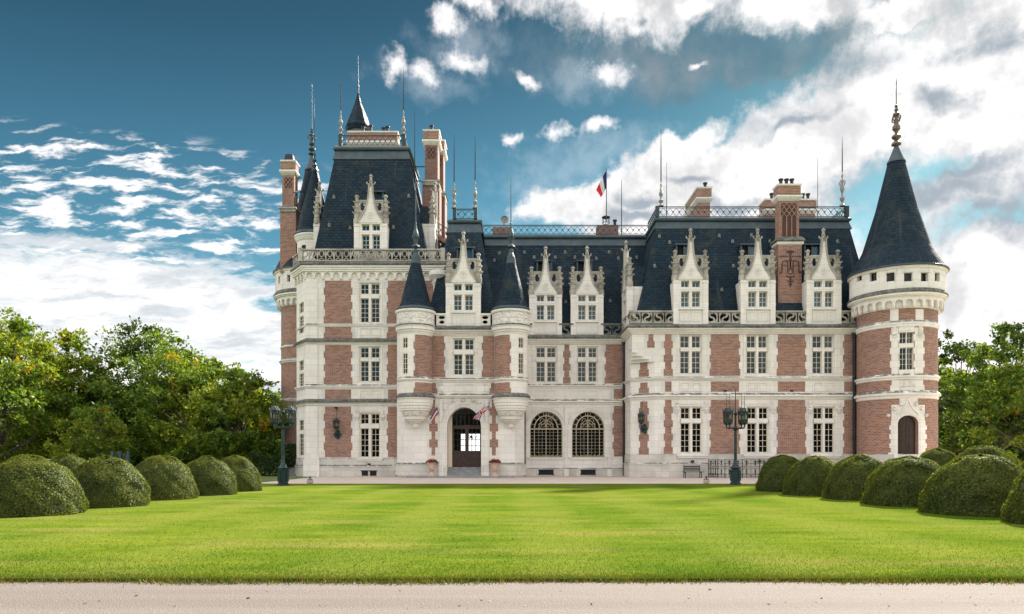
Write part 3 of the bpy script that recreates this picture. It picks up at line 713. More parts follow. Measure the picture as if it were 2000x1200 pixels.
def lattice_rail(p0, p1, z0, z1, name='roof_railing', unit=.50, parent=H, posts=(True, True), zz=None):
    """iron roof railing of crossed bars from p0 to p1 (plan); zz = rise along its length"""
    a, b = Vector(p0), Vector(p1); L = (b - a).length; n = max(1, round(L / unit)); h = z1 - z0; mb = MB(); rise = zz or 0
    q = lambda t, z: (a.x + (b.x - a.x) * t, a.y + (b.y - a.y) * t, z + rise * t)
    mb.tube(q(0, z1), q(1, z1), .045, n=4); mb.tube(q(0, z0 + .05), q(1, z0 + .05), .035, n=4); mb.tube(q(0, z1 - .11), q(1, z1 - .11), .02, n=4)
    for k in range(n):
        t0, t1 = k / n, (k + 1) / n; tm = (t0 + t1) / 2
        mb.tube(q(t0, z0 + .05), q(t1, z1 - .1), .022, n=4); mb.tube(q(t1, z0 + .05), q(t0, z1 - .1), .022, n=4)
        mb.tube(q(tm, z0 + .05 + h * .40), q(tm, z0 + .05 + h * .52), .055, n=6)
    o = mb.build(name, IRON, parent)
    for f_, p in zip(posts, (a, b)):
        if f_: MB().box(p.x - .14, p.x + .14, p.y - .14, p.y + .14, z0, z1 + .05).build('railing_post', IRON, o)
    return o
def spire_finial(x, y, z0, z1, orn, mat=PALELEAD, parent=H, s=1.0, scroll=False, name='roof_finial'):
    """turned ornament from z0 up to orn, then a thin rod up to z1"""
    h = orn - z0; mb = MB()
    pr = [(.20, 0), (.22, .04), (.10, .07), (.07, .12), (.17, .19), (.19, .24), (.08, .29), (.06, .36), (.12, .43), (.17, .50), (.14, .58), (.07, .63), (.10, .68), (.05, .73), (.055, .84), (.085, .87), (.035, .90), (.03, 1.0)]
    mb.lathe(x, y, [(r * s, z0 + h * t) for r, t in pr], n=10)
    if scroll:
        for k in range(4):
            t = k * math.pi / 2 + .5; c, d = math.cos(t), math.sin(t); pts = []
            for q in np.linspace(-2.4, 2.4, 9): pts.append((x + c * (.12 + .16 * math.cos(q)) * s, y + d * (.12 + .16 * math.cos(q)) * s, z0 + h * (.66 + .07 * math.sin(q))))
            mb.path(pts, .028 * s, n=4)
    o = mb.build(name, mat, parent); rm = MB()
    rm.tube((x, y, orn - .02), (x, y, orn + (z1 - orn) * .55), .05 * s, .038 * s, n=5).tube((x, y, orn + (z1 - orn) * .55), (x, y, z1), .038 * s, .012, n=5)
    rm.build('finial_rod', BLACKIRON, o)
    return o
def corbel_table(f, u0, u1, z0, z1, w, d, parent=H, name='corbel_table'):
    n = max(1, round((u1 - u0) / w)); w = (u1 - u0) / n; mb = MB(); h = z1 - z0; r = w * .36
    for k in range(n):
        a = u0 + w * k; c = a + w / 2
        pts = [(a, z1), (a, z0 + .12 * h), (c - r, z0 + .12 * h)] + [(c - r * math.cos(t), z0 + .42 * h + min(r, h * .45) * math.sin(t)) for t in np.linspace(0, math.pi, 9)] + [(c + r, z0 + .12 * h), (a + w, z0 + .12 * h), (a + w, z1)]
        mb.prism(f, pts[::-1], -.02, d)
        mb.fbox(f, a - w * .10, a + w * .10, z0 - .02 * h, z0 + .14 * h, -.02, d * .8)
    return mb.build(name, STONE, parent)

# ---------------- dormer, built once round its own sill and then copied
def make_dormer():
    f = Flat(0, 0); d = MB(); p = lambda x, y: (x * S, (602 - y) * S)
    zt = p(0, 545)[1]; o = 24 * S
    # front wall left open where the lights are
    zu, zl = (p(0, 561.4)[1], p(0, 549.4)[1]), (p(0, 599.8)[1], p(0, 570.5)[1]); A, B = 3.0 * S, 18.6 * S
    for sx in (-1, 1):
        a, b = sorted((sx * B, sx * o)); d.fbox(f, a, b, -.06, zt, -.5, 0)
    d.fbox(f, -A, A, -.06, zt, -.3, -.02); d.fbox(f, -B, B, zu[1], zt, -.5, -.001); d.fbox(f, -B, -A, zl[1], zu[0], -.3, -.015); d.fbox(f, A, B, zl[1], zu[0], -.3, -.015)
    d.fbox(f, -B, -A, -.06, zl[0], -.3, -.01); d.fbox(f, A, B, -.06, zl[0], -.3, -.01)
    # label mouldings over the lights, sill, apron
    for sx in (-1, 1):
        a, b = sorted((sx * (A - .03), sx * (B + .03))); d.fbox(f, a, b, zu[1] + .03, zu[1] + .09, -.05, .05); d.fbox(f, a, b, zl[1] + .03, zl[1] + .08, -.05, .04)
    d.fbox(f, -o - .03, o + .03, -.13, -.03, -.3, .10); d.fbox(f, -o, o, -1.22, -.13, -.4, -.03)
    for sx in (-1, 1):
        a, b = sorted((sx * .05, sx * (o - .1)))
        for q in ((a, a + .07, -1.02, -.26), (b - .07, b, -1.02, -.26), (a + .07, b - .07, -1.02, -.95), (a + .07, b - .07, -.33, -.26)): d.fbox(f, *q, -.06, 0)
    for sx in (-1, 1):                                   # piers and cheek walls
        a, b = sorted((sx * o, sx * 34 * S)); d.fbox(f, a, b, -1.22, zt - .1, -.42, .07)
        d.fbox(f, a - .02, b + .02, .22, .30, -.44, .09); d.fbox(f, a - .03, b + .03, zt - .32, zt - .24, -.45, .10)
        d.box(*sorted((sx * o * .96, sx * 32 * S)), .42, 2.7, -1.2, zt - .12)
    root = d.build('dormer', STONE, H, inv=False)
    gm = MB(); E = [(25, 546), (24.2, 541), (20.5, 536), (15.5, 529), (11.0, 520), (7.4, 509), (5.2, 497), (4.0, 486), (3.3, 476), (2.9, 468)]
    pts = [p(x, y) for x, y in E] + [p(-x, y) for x, y in reversed(E)]
    gm.prism(f, pts, -.26, .05)
    cp = MB()
    for sx in (-1, 1): cp.ribbon(f, [p(sx * (x + .6), y) for x, y in E], .10, -.10, .13)
    cp.build('gable_coping', OLDST, root, inv=False)
    ring = [(math.cos(t) * 6.2 * S, p(0, 531)[1] + math.sin(t) * 6.2 * S) for t in np.linspace(0, 2 * math.pi, 19)]; gm.ribbon(f, ring, .06, .04, .085)
    for t in range(5):
        a = t * 2 * math.pi / 5 + .3; gm.ribbon(f, [(0, p(0, 531)[1]), (math.cos(a) * 4.4 * S, p(0, 531)[1] + math.sin(a) * 4.4 * S)], .05, .04, .07)
    gm.build('gable', STONE, root, inv=False)
    fn = MB(); z = lambda y: (602 - y) * S
    fn.lathe(0, .06, [(.13, z(473)), (.17, z(471)), (.17, z(469.5)), (.11, z(468)), (.13, z(461)), (.16, z(460)), (.10, z(458)), (.10, z(452)), (.17, z(451)), (.14, z(449)), (.06, z(446)), (0, z(445))], n=8)
    for sx, sy in ((1, 0), (-1, 0), (0, 1), (0, -1)):
        fn.path([(sx * .08, .06 + sy * .08, z(467)), (sx * .22, .06 + sy * .22, z(466.5)), (sx * .34, .06 + sy * .34, z(464)), (sx * .29, .06 + sy * .29, z(461.8))], .075, .05, 6)
    fn.build('finial', OLDST, root, inv=False)
    for sx in (-1, 1):
        pm = MB(); x, y = sx * 29.3 * S, .17
        pm.lathe(x, y, [(.27, zt - .12), (.27, z(537)), (.22, z(535)), (.24, z(527)), (.30, z(526)), (.30, z(524)), (.20, z(522)), (.22, z(516)), (.28, z(515)), (.27, z(512.5)), (.16, z(511)), (.18, z(505)), (.24, z(504)), (.22, z(502)), (.12, z(501)), (.12, z(493)), (.19, z(492)), (.17, z(490)), (.05, z(487)), (0, z(486.5))], n=8, smooth=False)
        for k in range(6):
            a = k * math.pi / 3 + .26
            for zz, rr in ((525, .31), (513.5, .28), (503, .24)):
                pm.path([(x + math.cos(a) * rr * .7, y + math.sin(a) * rr * .7, z(zz)), (x + math.cos(a) * rr * 1.18, y + math.sin(a) * rr * 1.18, z(zz - 1.6)), (x + math.cos(a) * rr * 1.05, y + math.sin(a) * rr * 1.05, z(zz - 3))], .05, .02, 4)
        pm.build('pinnacle', OLDST, root, inv=False)
        tm = MB(); a, b = sorted((sx * 8.0 * S, sx * 25.5 * S)); c = sx * 17.5 * S
        hole = [(c + math.cos(t) * 4.6 * S, z(512.5) + math.sin(t) * 8.2 * S) for t in np.linspace(0, 2 * math.pi, 17)[:-1]]
        tm.holed(f, a, b, z(527), z(502), hole, -.22, -.04); tm.fbox(f, a, b, z(502), z(499), -.26, 0)
        lo = [(sx * 25.5 * S, z(527)), (sx * 25.5 * S, z(541)), (sx * 20 * S, z(537)), (sx * 14 * S, z(527))]
        tm.prism(f, lo if sx < 0 else lo[::-1], -.22, -.06)
        sc = [(sx * (12 + 3.0 * math.cos(q)) * S, z(508 + 3.2 * math.sin(q))) for q in np.linspace(0, 5.2, 10)]; tm.ribbon(f, sc, .06, -.10, .02)
        tm.build('flying_tracery', OLDST, root, inv=False)
    fm, gl = MB(), MB()
    for sx in (-1, 1):
        a, b = sorted((sx * A, sx * B)); casement(fm, gl, f, a, b, zu[0], zu[1], 2, 1, -.26, .05, .035); casement(fm, gl, f, a, b, zl[0], zl[1], 2, 3, -.26, .05, .035)
    fm.build('window_frame', CREAM, root, inv=False); gl.build('window_pane', GLASSBLUE, root, inv=False)
    rm = MB(); w = 30 * S; apex = z(500)
    rm.poly([(-w, .25, zt - .12), (0, .25, apex), (0, 3.6, apex), (-w, 3.0, zt - .12)]); rm.poly([(0, .25, apex), (w, .25, zt - .12), (w, 3.0, zt - .12), (0, 3.6, apex)])
    rm.poly([(-w, .25, zt - .12), (w, .25, zt - .12), (0, .25, apex)]); rm.build('dormer_roof', SLATE, root, inv=False)
    lm = MB(); lw = 17 * S; a, b = 4.42, 5.30
    lm.box(-lw, -lw + .12, 2.0, 3.4, a, b); lm.box(lw - .12, lw, 2.0, 3.4, a, b); lm.box(-lw - .08, lw + .08, 1.9, 3.6, b, b + .10); lm.box(-lw + .12, lw - .12, 2.0, 2.2, a - .1, a + .05); lm.box(-.05, .05, 2.08, 2.2, a + .05, b)
    lm.build('roof_hatch', LEAD, root, inv=False)
    MB().box(-lw + .12, -.05, 2.26, 2.3, a + .05, b).build('hatch_opening', DARKGAP, root, inv=False)
    MB().box(.05, lw - .12, 2.20, 2.24, a + .05, b).build('hatch_pane', GLASSBLUE, root, inv=False)
    return root
dormer0 = make_dormer(); dormer0.matrix_parent_inverse = wmat(H).inverted(); _first = [True]
def dormer(x, y, z, rz=0, hatch=True):
    if _first[0]: o = dormer0; _first[0] = False
    else: o = copy_tree(dormer0, H)
    o.location = (x, y, z); o.rotation_euler = (0, 0, rz)
    if not hatch:
        for c in list(o.children):
            if 'hatch' in c.name: bpy.data.objects.remove(c, do_unlink=True)
    return o

# ---------------- right wing
wing_low = [(9.0, YR), CH[0], CH[1], (27.6, YF)]; wing_top = [(9.02, YR), (9.02, YF), (27.6, YF)]
W1 = [[1330.3, 1345, 1352.8, 1367.5], [1460.5, 1475.2, 1483.0, 1497.5], [1589.4, 1604.4, 1612, 1626.6]]
W0 = [[1331.3, 1346, 1353.8, 1368.8], [1461.5, 1476.3, 1484, 1499], [1591.2, 1605.7, 1613, 1628.3]]
holes = [win_hole(fW, x, (657, 678), (687.6, 728.6)) for x in W1] + [win_hole(fW, x, (797.5, 817), (828, 883)) for x in W0]
wall('wall', fW, CH[1][0], 27.6, 0, Z(640, YF), holes)
mb = MB(); A, B, C = (Vector(q) for q in (CH[0], CH[1], (9.02, YF)))
P0 = (9.02, YR)
wl = MB(); wl.poly([(*P0, 0), (*CH[0], 0), (*CH[0], 12.2), (*P0, 12.2)]); wl.poly([(*CH[0], 0), (*CH[1], 0), (*CH[1], 9), (*CH[0], 9)]); wl.build('wall', STONE, H)
lv = [707, 701.5, 695.5, 689, 680]; prev = 0.0; fp = [(CH[1][0], Z(lv[0], YF))]
for k in range(4):                                       # the slanted corner steps back to a square one
    t = (k + 1) / 4.0; z0, z1 = Z(lv[k], YF), Z(lv[k + 1], YF)
    a, b, pa_, pb_ = A + (C - A) * t, B + (C - B) * t, A + (C - A) * prev, B + (C - B) * prev
    mb.poly([(*pa_, z0), (*pb_, z0), (*b, z0), (*a, z0)])
    if t < .99: mb.poly([(*a, z0), (*b, z0), (*b, z1), (*a, z1)])
    mb.poly([(*A, z0), (*a, z0), (*a, z1), (*A, z1)]); fp += [(b.x, z0), (b.x, z1)]; prev = t
    if t < .99: o_ = (C - (A + B) / 2).normalized() * .05; mb.poly([(*(a + o_), z1 - .07), (*(b + o_), z1 - .07), (*(b + o_), z1 - .005), (*(a + o_), z1 - .005)]); mb.poly([(*a, z1 - .12), (*b, z1 - .12), (*(b + o_), z1 - .07), (*(a + o_), z1 - .07)])
fp += [(CH[1][0], Z(lv[4], YF))]; mb.poly([(u, YF, z) for u, z in fp], fp)
zt_, zb2 = Z(640, YF), Z(680, YF); mb.poly([(9.02, YF, zb2), (10.73, YF, zb2), (10.73, YF, zt_), (9.02, YF, zt_)]); mb.poly([(9.02, YF, zb2), (9.02, YF, zt_), (9.02, 55.6, zt_), (9.02, 55.6, zb2)])
mb.build('corner_corbel', STONE, H)
for xs in W1: window(fW, xs, (657, 678), (687.6, 728.6), 2, 4)
for xs in W0: window(fW, xs, (797.5, 817), (828, 883), 2, 5, sill=(xs[0] - 9.5, xs[-1] + 13, 887.6, 895))
for xs in W0:                                            # lintel corbels
    for sx in (xs[0] - 9.8, xs[-1] + 9.8):
        u, z = fW.uz(sx, 783); mb = MB(); z2 = Z(797, YF); mb.fbox(fW, u - .10, u + .10, z2, z, -.02, .07)
        mb.fbox(fW, u - .20, u + .20, z2 - .16, z2, -.02, .14); mb.fbox(fW, u - .14, u + .14, z2 - .32, z2 - .16, -.02, .10); mb.fbox(fW, u - .07, u + .07, z2 - .42, z2 - .32, -.02, .07)
        mb.build('lintel_corbel', CARVED, H)
for (a, b) in ((1297.5, 1312.7), (1387, 1444.5), (1518, 1573.5)):
    brick(fW, a, b, 653.5, 734.3); brick(fW, a, b, 745.4, 765.2); brick(fW, a, b, 781.5, 887)
for y0, y1 in ((653.5, 734.3), (745.4, 765.2), (781.5, 887)): brick(fW, 1647.5, 1676, y0, y1, tr=False)
brick(fW, 1265.2, 1277.2, 653.5, 679.6, band=13)
for y0, y1 in ((708.5, 736), (747.5, 768), (784.5, 888)): brick(fC, 1249.0, 1266.0, y0, y1)
for xs in W1: apron(fW, xs[0] - 4, xs[-1] + 4, 746.5, 764.5)
string(wing_low, 735.6, 743.6, YF); string(wing_low, 767.3, 781, YF, .20)
cornice(wing_top, (632.5, 642.4, 645, 654), YF)
q = lambda y: Z(y, YF)
MB().sweep(wing_low, [(.10, 0), (.10, q(909)), (.13, q(908)), (.13, q(906)), (.035, q(904)), (.035, q(888.5)), (-.02, q(887.5))]).build('plinth', PLINTH, H)
fB = Flat(0, YF - .05)
for a, b in ((1229.5, 1321.5), (1378.5, 1453), (1510, 1582), (1639, 1682)): scroll_balustrade(fB, a, b, 607, 632, OLDST)
fBs = Flat(9.08, YR - .3, math.radians(-90)); mb = MB()
fS = Flat(8.98, YR, -math.pi / 2)
o = None
u1 = YR - YF; zz0, zz1 = Z(632.3, YF), Z(607, YF)
scroll = MB(); scroll.fbox(fS, .6, u1, zz1 - .13, zz1, -.25, .05); scroll.fbox(fS, .6, u1, zz0, zz0 + .09, -.2, 0)
for k in range(3):
    cu = .6 + (u1 - .6) * (k + .5) / 3; w = (u1 - .6) / 3; c = (zz0 + zz1 - .04) / 2
    scroll.holed(fS, cu - w / 2, cu + w / 2, zz0 + .09, zz1 - .13, [(cu + math.cos(t) * .36, c + math.sin(t) * .36) for t in np.linspace(.05, 6.33, 21)[:-1]], -.17, -.03)
scroll.build('balustrade', OLDST, H)
for cx in (1348.6, 1479.6, 1608): dormer(X(cx, YF), YF - .06, Z(602, YF))
# roof
rb = [(9.55, 54.45, 12.3), (27.6, 54.45, 12.3), (27.6, 69, 12.3), (9.55, 69, 12.3)]; rt = [(11.52, 57.0, 20.25), (26.7, 57.0, 20.25), (26.7, 67, 20.25), (11.52, 67, 20.25)]
MB().frustum(rb, rt).build('mansard_roof', SLATE, H)
rim = [(11.52, 67), (11.52, 57.0), (26.7, 57.0), (26.7, 67)]
def roof_rim(rim, z, band=.62, run=.19):
    MB().sweep(rim, [(run + .012, z - band), (run + .05, z - band), (.045, z + .02), (.02, z + .02)]).build('lead_band', LEAD, H)
    MB().sweep(rim, [(.04, z - .03), (.16, z + .02), (.22, z + .12), (.20, z + .24), (.10, z + .32), (-.35, z + .34)]).build('roof_curb', LEAD, H)
roof_rim(rim, 20.25)
lattice_rail((11.55, 56.98), (26.6, 56.98), 20.6, 21.42); lattice_rail((11.55, 57.1), (11.55, 61), 20.6, 21.42, posts=(False, False)); lattice_rail((26.6, 57.1), (26.6, 63), 20.6, 21.42, posts=(False, True))
spire_finial(X(1291, 56.98), 56.98, 21.45, Z(252, 57), Z(355, 57)); spire_finial(X(1645, 56.98), 56.98, 21.45, Z(268, 57), Z(335, 57), scroll=True)
for px, yt, Y in ((1302, 318, 60.5), (1597, 308, 63)):
    MB().tube((X(px, Y), Y, 20.5), (X(px, Y), Y, Z(yt, Y)), .05, .012, 5).build('lightning_rod', BLACKIRON, H)
# left-facing dormer on the wing's return
dormer(9.0, 57.0, Z(602, YF), math.radians(-90), False)
# ---------------- chimneys
def stack(bx, z0, z1, panel=True, parent=None, name='chimney', monogram=False, cap=True, pots=(), slots=True, ledge=None, dark=False):
    x0, x1, y0, y1 = bx; mb = MB(); mb.box(x0, x1, y0, y1, z0, z1)
    ch = mb.build(name, BRICKD if dark else BRICK, H); w = x1 - x0
    if cap:
        c = MB(); pa = [(x0, y1), (x0, y0), (x1, y0), (x1, y1)]
        c.sweep(pa, [(.0, z1 - 1.25), (.12, z1 - 1.12), (.22, z1 - .98), (.22, z1 - .84), (.05, z1 - .78)], closed=True)
        c.sweep(pa, [(.0, z1 - .16), (.15, z1 - .10), (.18, z1 + .02), (-.25, z1 + .05)], closed=True); c.build('chimney_cap', STONE, ch)
        e = MB(); e.sweep(pa, [(.01, z1 - .76), (.10, z1 - .74), (.10, z1 - .18), (.01, z1 - .16)], closed=True); e.build('cap_brickwork', BRICK, ch)
    if ledge:
        c = MB(); pa = [(x0, y1), (x0, y0), (x1, y0), (x1, y1)]
        c.sweep(pa, [(.0, ledge - .32), (.16, ledge - .26), (.18, ledge - .02), (.26, ledge), (.22, ledge + .14), (-.02, ledge + .34)], closed=True); c.build('chimney_ledge', OLDST, ch)
    if slots:                                              # diamond lattice and sunk ribs on the shaft
        f = Flat(0, y0); s = MB(); t = z1 - 1.45; n = 3 if w > 1.3 else 2; ww = w * (.76 if w > 1.3 else .62); a = (x0 + x1) / 2 - ww / 2; st = ww / n; hh = st * 1.35
        for r in range(2 if n == 3 else 2):
            for k in range(n):
                u0, u1_, za, zb = a + st * k, a + st * (k + 1), t - hh * (r + 1), t - hh * r
                s.ribbon(f, [(u0, za), (u1_, zb)], .055, -.01, .06); s.ribbon(f, [(u0, zb), (u1_, za)], .055, -.01, .058)
        if n == 3:
            for k in range(n + 1): s.fbox(f, a + st * k - .035, a + st * k + .035, t - hh * 2 - 2.35, t - hh * 2, -.01, .06)
        s.build('chimney_tracery', BRICK if not dark else BRICKD, ch); MB().fbox(f, a - .02, a + ww + .02, t - hh * 2 - (2.35 if n == 3 else 0), t + .02, -.01, .006).build('chimney_shade_panel', plain('rib_shade_brick', (.085, .045, .038), .9, 0, (.06, .032, .028), 8), ch)  # dark panel laid on the shaft, painted as the shade between the ribs
    for (px_, py_, h_) in pots:
        MB().lathe(px_, py_, [(.13, z1 + .03), (.15, z1 + .08), (.12, z1 + .12), (.13, z1 + h_ * .75), (.19, z1 + h_ * .86), (.19, z1 + h_), (.12, z1 + h_)], n=12).build('chimney_pot', BLACKIRON, ch)
    return ch
yc = 54.9
cx0, cx1 = X(1521.5, yc), X(1560.5, yc)
ch = stack((cx0, cx1, yc, yc + .8), Z(470, yc), Z(361, yc), ledge=None, pots=[(X(x, yc + .5), yc + .5, .62) for x in (1525, 1536, 1546.5)])
low = MB().box(X(1518.8, yc), X(1564.8, yc), yc - .12, yc + .9, Z(633, yc), Z(476, yc)).build('chimney_base', BRICK, ch)
pa = [(X(1518.8, yc), yc + .9), (X(1518.8, yc), yc - .12), (X(1564.8, yc), yc - .12), (X(1564.8, yc), yc + .9)]
MB().sweep(pa, [(0, Z(480, yc)), (.10, Z(478, yc)), (.12, Z(474, yc)), (.02, Z(473.9, yc))], closed=True).build('chimney_band', STONE, ch)
MB().sweep(pa, [(.10, Z(473.8, yc)), (.20, Z(472, yc)), (.16, Z(468, yc)), (-.02, Z(463, yc)), (-.3, Z(462, yc))], closed=True).build('chimney_ledge', LEDGE, ch)
# the dark brick monogram on the chimney
fM = Flat(X(1542.5, yc), yc - .12); mg = MB(); k = 1 / 25.5
def mp(*pts): return [((x - 1542.5) * k * .985, Z(y, yc)) for x, y in pts]
for sx in (-1, 1):
    r = lambda *pts: mp(*[(1542.5 + sx * (x - 1542.5), y) for x, y in pts])
    mg.ribbon(fM, r((1521.5, 531), (1522.5, 534.5), (1525, 534), (1525.8, 530), (1525.8, 517), (1527.5, 512), (1531, 511), (1536.5, 511), (1537.3, 514), (1537.3, 535), (1542.5, 536.5)), .085, -.01, .022)
    mg.ribbon(fM, r((1525.8, 520.5), (1537.3, 520.5)), .07, -.01, .020)
    mg.ribbon(fM, r((1542.5, 512), (1542.0, 524), (1538.5, 530)), .09, -.01, .018)
    mg.ribbon(fM, r((1521.8, 504), (1524, 500.5), (1526.2, 503.5), (1528.5, 500.5), (1531, 503.5), (1533.5, 501), (1536, 503.5), (1539.5, 501)), .07, -.01, .022)
    mg.ribbon(fM, r((1542.5, 542.5), (1537, 541.5), (1534.3, 539.5)), .10, -.01, .022); mg.ribbon(fM, r((1542.5, 551.5), (1538.5, 551), (1536.2, 548.8)), .09, -.01, .022); mg.ribbon(fM, r((1542.5, 557.5), (1539, 556.8)), .09, -.01, .022)
mg.prism(fM, mp((1542.5, 563.5), (1541, 557), (1540.6, 541), (1544.4, 541), (1544, 557))[::-1], -.01, .024)
mg.prism(fM, mp((1540.5, 507), (1537.5, 511.5), (1547.5, 511.5), (1544.5, 507), (1544, 497), (1550, 493.5), (1550.5, 491.5), (1546, 491), (1542.5, 489.5), (1539, 491), (1534.5, 491.5), (1535, 493.5), (1541, 497))[::-1], -.01, .026)
mg.build('brick_monogram', plain('burnt_brick', (.075, .035, .033), .8, 0, (.045, .022, .024), 8), ch)
Yc = 60.5; stack((X(1364, Yc), X(1387, Yc), Yc, Yc + 4.0), 20.4, Z(367, Yc), slots=False, pots=[(X(1376, Yc + 1), Yc + .8, .72), (X(1369, Yc + 2), Yc + 2.4, .66)])
Yc = 62.5; stack((X(1496, Yc), X(1592, Yc), Yc, Yc + 1.3), 20.4, Z(390, Yc), slots=False, pots=[(X(1507, Yc + .6), Yc + .6, .75), (X(1568, Yc + .6), Yc + .6, .72), (X(1578, Yc + .6), Yc + .6, .72)])

# ---------------- recessed middle
rec = [(.4, YR), (9.03, YR)]
R1 = [[1048.6, 1062.9, 1069.6, 1084.0], [1129.6, 1143.2, 1150.7, 1164.4]]
ar = []
for a, b in ((1035, 1098.6), (1117, 1180.5)):
    ar.append((X(a, YR), X(b, YR), Z(894, YR), Z(804, YR), .45, Z(838, YR)))
wall('wall', fR, .4, 9.03, 0, Z(660, YR), [win_hole(fR, x, (680, 697), (708, 744.6)) for x in R1] + ar)
for xs in R1: window(fR, xs, (680, 697), (708, 744.6), 2, 4); apron(fR, xs[0] - 4, xs[-1] + 4, 762, 779)
for y0, y1 in ((673.5, 749.5), ): brick(fR, 1101, 1113, y0, y1); brick(fR, 1182, 1218.5, y0, y1, tr=False)
brick(fR, 1197.5, 1218.5, 760.5, 779.5, tr=False); brick(fR, 1197.5, 1218.5, 793, 892, tr=False)
string(rec, 750, 759, YR); string(rec, 780, 791, YR, .2); cornice(rec, (652.5, 663.5, 665, 673), YR)
MB().sweep(rec, [(.10, 0), (.10, Z(916, YR)), (.0, Z(914.5, YR))]).build('plinth', PLINTH, H)
for k, (a, b, z0, z1, _, sp) in enumerate(ar):
    mb = MB(); archivolt(mb, fR, a, b, sp, z1, z0, [(.0, .10, -.02, .05), (.10, .24, -.02, .09), (.24, .33, -.02, .16)])
    mb.fbox(fR, a - .06, b + .06, z0 - .16, z0, -.2, .08); mb.build('archivolt', STONE, H)
    f = fR; gm = MB(); w = MB(); c = (a + b) / 2; hw = (b - a) / 2
    top = lambda u, s=1.0: sp + (z1 - sp) * s * math.sqrt(max(0, 1 - ((u - c) / (hw * s)) ** 2)) if abs(u - c) < hw * s else sp
    for u in (a + .03, b - .03): w.fbox(f, u - .03, u + .03, z0, sp, -.30, -.22)
    for t, wd in ((-.72, .055), (-.45, .018), (-.24, .018), (0, .06), (.24, .018), (.45, .018), (.72, .055)):
        w.fbox(f, c + t * hw - wd / 2, c + t * hw + wd / 2, z0 + .08, sp if abs(t) > .1 else z1 - .02, -.31, -.22)
    nr = 8
    for r in range(nr + 1):
        z = z0 + .16 + (sp - z0 - .16) * r / nr; w.fbox(f, a + .03, b - .03, z - .009, z + .009, -.285, -.235)
    w.fbox(f, a, b, sp - .05, sp + .05, -.31, -.21); w.fbox(f, a, b, z0, z0 + .10, -.31, -.21)
    inner = arch(c - hw * .72, c + hw * .72, sp, sp + (z1 - sp) * .76); w.ribbon(f, inner, .09, -.31, -.21)
    in2 = arch(c - hw * .45, c + hw * .45, sp, sp + (z1 - sp) * .50); w.ribbon(f, in2, .045, -.29, -.23)
    outer = arch(a + .03, b - .03, sp, z1 - .03); w.ribbon(f, outer, .06, -.30, -.22)
    for t in np.linspace(math.pi * .10, math.pi * .90, 8):
        ct, st = math.cos(t), math.sin(t); w.ribbon(f, [(c + hw * .72 * ct, sp + (z1 - sp) * .76 * st), (c + hw * .98 * ct, sp + (z1 - sp) * .98 * st)], .04, -.29, -.23)
    for sx in (-1, 1):
        for (cx_, cz_, r_) in ((.22, .42, .15), (.36, .22, .10), (.13, .22, .09)):
            w.ribbon(f, [(c + sx * (cx_ * hw + r_ * hw * math.cos(q)), sp + (z1 - sp) * (cz_ + r_ * 1.2 * math.sin(q))) for q in np.linspace(0, 5.4, 11)], .035, -.29, -.23)
    for t in np.linspace(-.9, .9, 8):
        w.ribbon(f, [(c + t * hw - .09, z0 + .13), (c + t * hw, z0 + .22), (c + t * hw + .09, z0 + .13)], .04, -.28, -.22)
    win = w.build('arched_window', GOLDCREAM, H)
    P = f.pt; poly = [(a, z0)] + arch(a, b, sp, z1) + [(b, z0)]
    gm.poly([P(u, z, -.36) for u, z in poly][::-1]); gm.build('window_pane', GLASS, win)
for x0, x1, xa in ((1052, 1081, 0), (1134, 1163, 0)):                # basement grates
    u0, z1 = fR.uz(x0, 918.5); u1, z0 = fR.uz(x1, 926.5); mb = MB()
    mb.fbox(fR, u0 - .05, u1 + .05, z0 - .05, z0, .08, .15); mb.fbox(fR, u0 - .05, u1 + .05, z1, z1 + .05, .08, .15)
    for k in range(12): u = u0 + (u1 - u0) * (k + .5) / 12; mb.fbox(fR, u - .018, u + .018, z0, z1, .115, .14)
    gr = mb.build('basement_grate', BLACKIRON, H); MB().fbox(fR, u0, u1, z0, z1, .05, .104).build('grate_opening', DARKGAP, gr)
for px in (1106, 1190):                                               # slim pilasters between the arches
    u = X(px, YR); mb = MB(); mb.fbox(fR, u - .13, u + .13, Z(914, YR), Z(792, YR), -.02, .10); mb.fbox(fR, u - .19, u + .19, 0, Z(916, YR), -.02, .18); mb.fbox(fR, u - .17, u + .17, Z(832, YR), Z(829, YR), -.02, .14)
    mb.fbox(fR, u - .06, u + .06, Z(779, YR), Z(762, YR), -.02, .06); mb.build('pilaster', STONE, H)
fB2 = Flat(0, YR - .12)
for a, b in ((1035, 1038), ):
    pass
for a, b in ((1092.5, 1119.5), (1174.5, 1215.5), (1030, 1039)): scroll_balustrade(fB2, a, b, 632, 655.5, LEDGE, w=1.0)
for cx in (1065.5, 1146.5): dormer(X(cx, YR), YR - .06, Z(627, YR))
MB().frustum([(-6, 58.1, 11.6), (11, 58.1, 11.6), (11, 70, 11.6), (-6, 70, 11.6)], [(-6, 60.7, 20.0), (13, 60.7, 20.0), (13, 66.5, 20.0), (-6, 66.5, 20.0)]).build('mansard_roof', SLATE, H)
roof_rim([(-3.2, 60.7), (11.7, 60.7)], 20.0)
lattice_rail((-2.45, 60.66), (11.5, 60.66), 20.36, 21.15, posts=(False, False))
Yc = 62.6; stack((X(962, Yc), X(998, Yc), Yc, Yc + .9), 20, Z(444, Yc), cap=False, slots=False, dark=True)
stack((X(1166, Yc), X(1208, Yc), Yc, Yc + .9), 20, Z(441, Yc), cap=False, slots=False, dark=True, pots=[(X(1201, Yc + .4), Yc + .4, .62)])
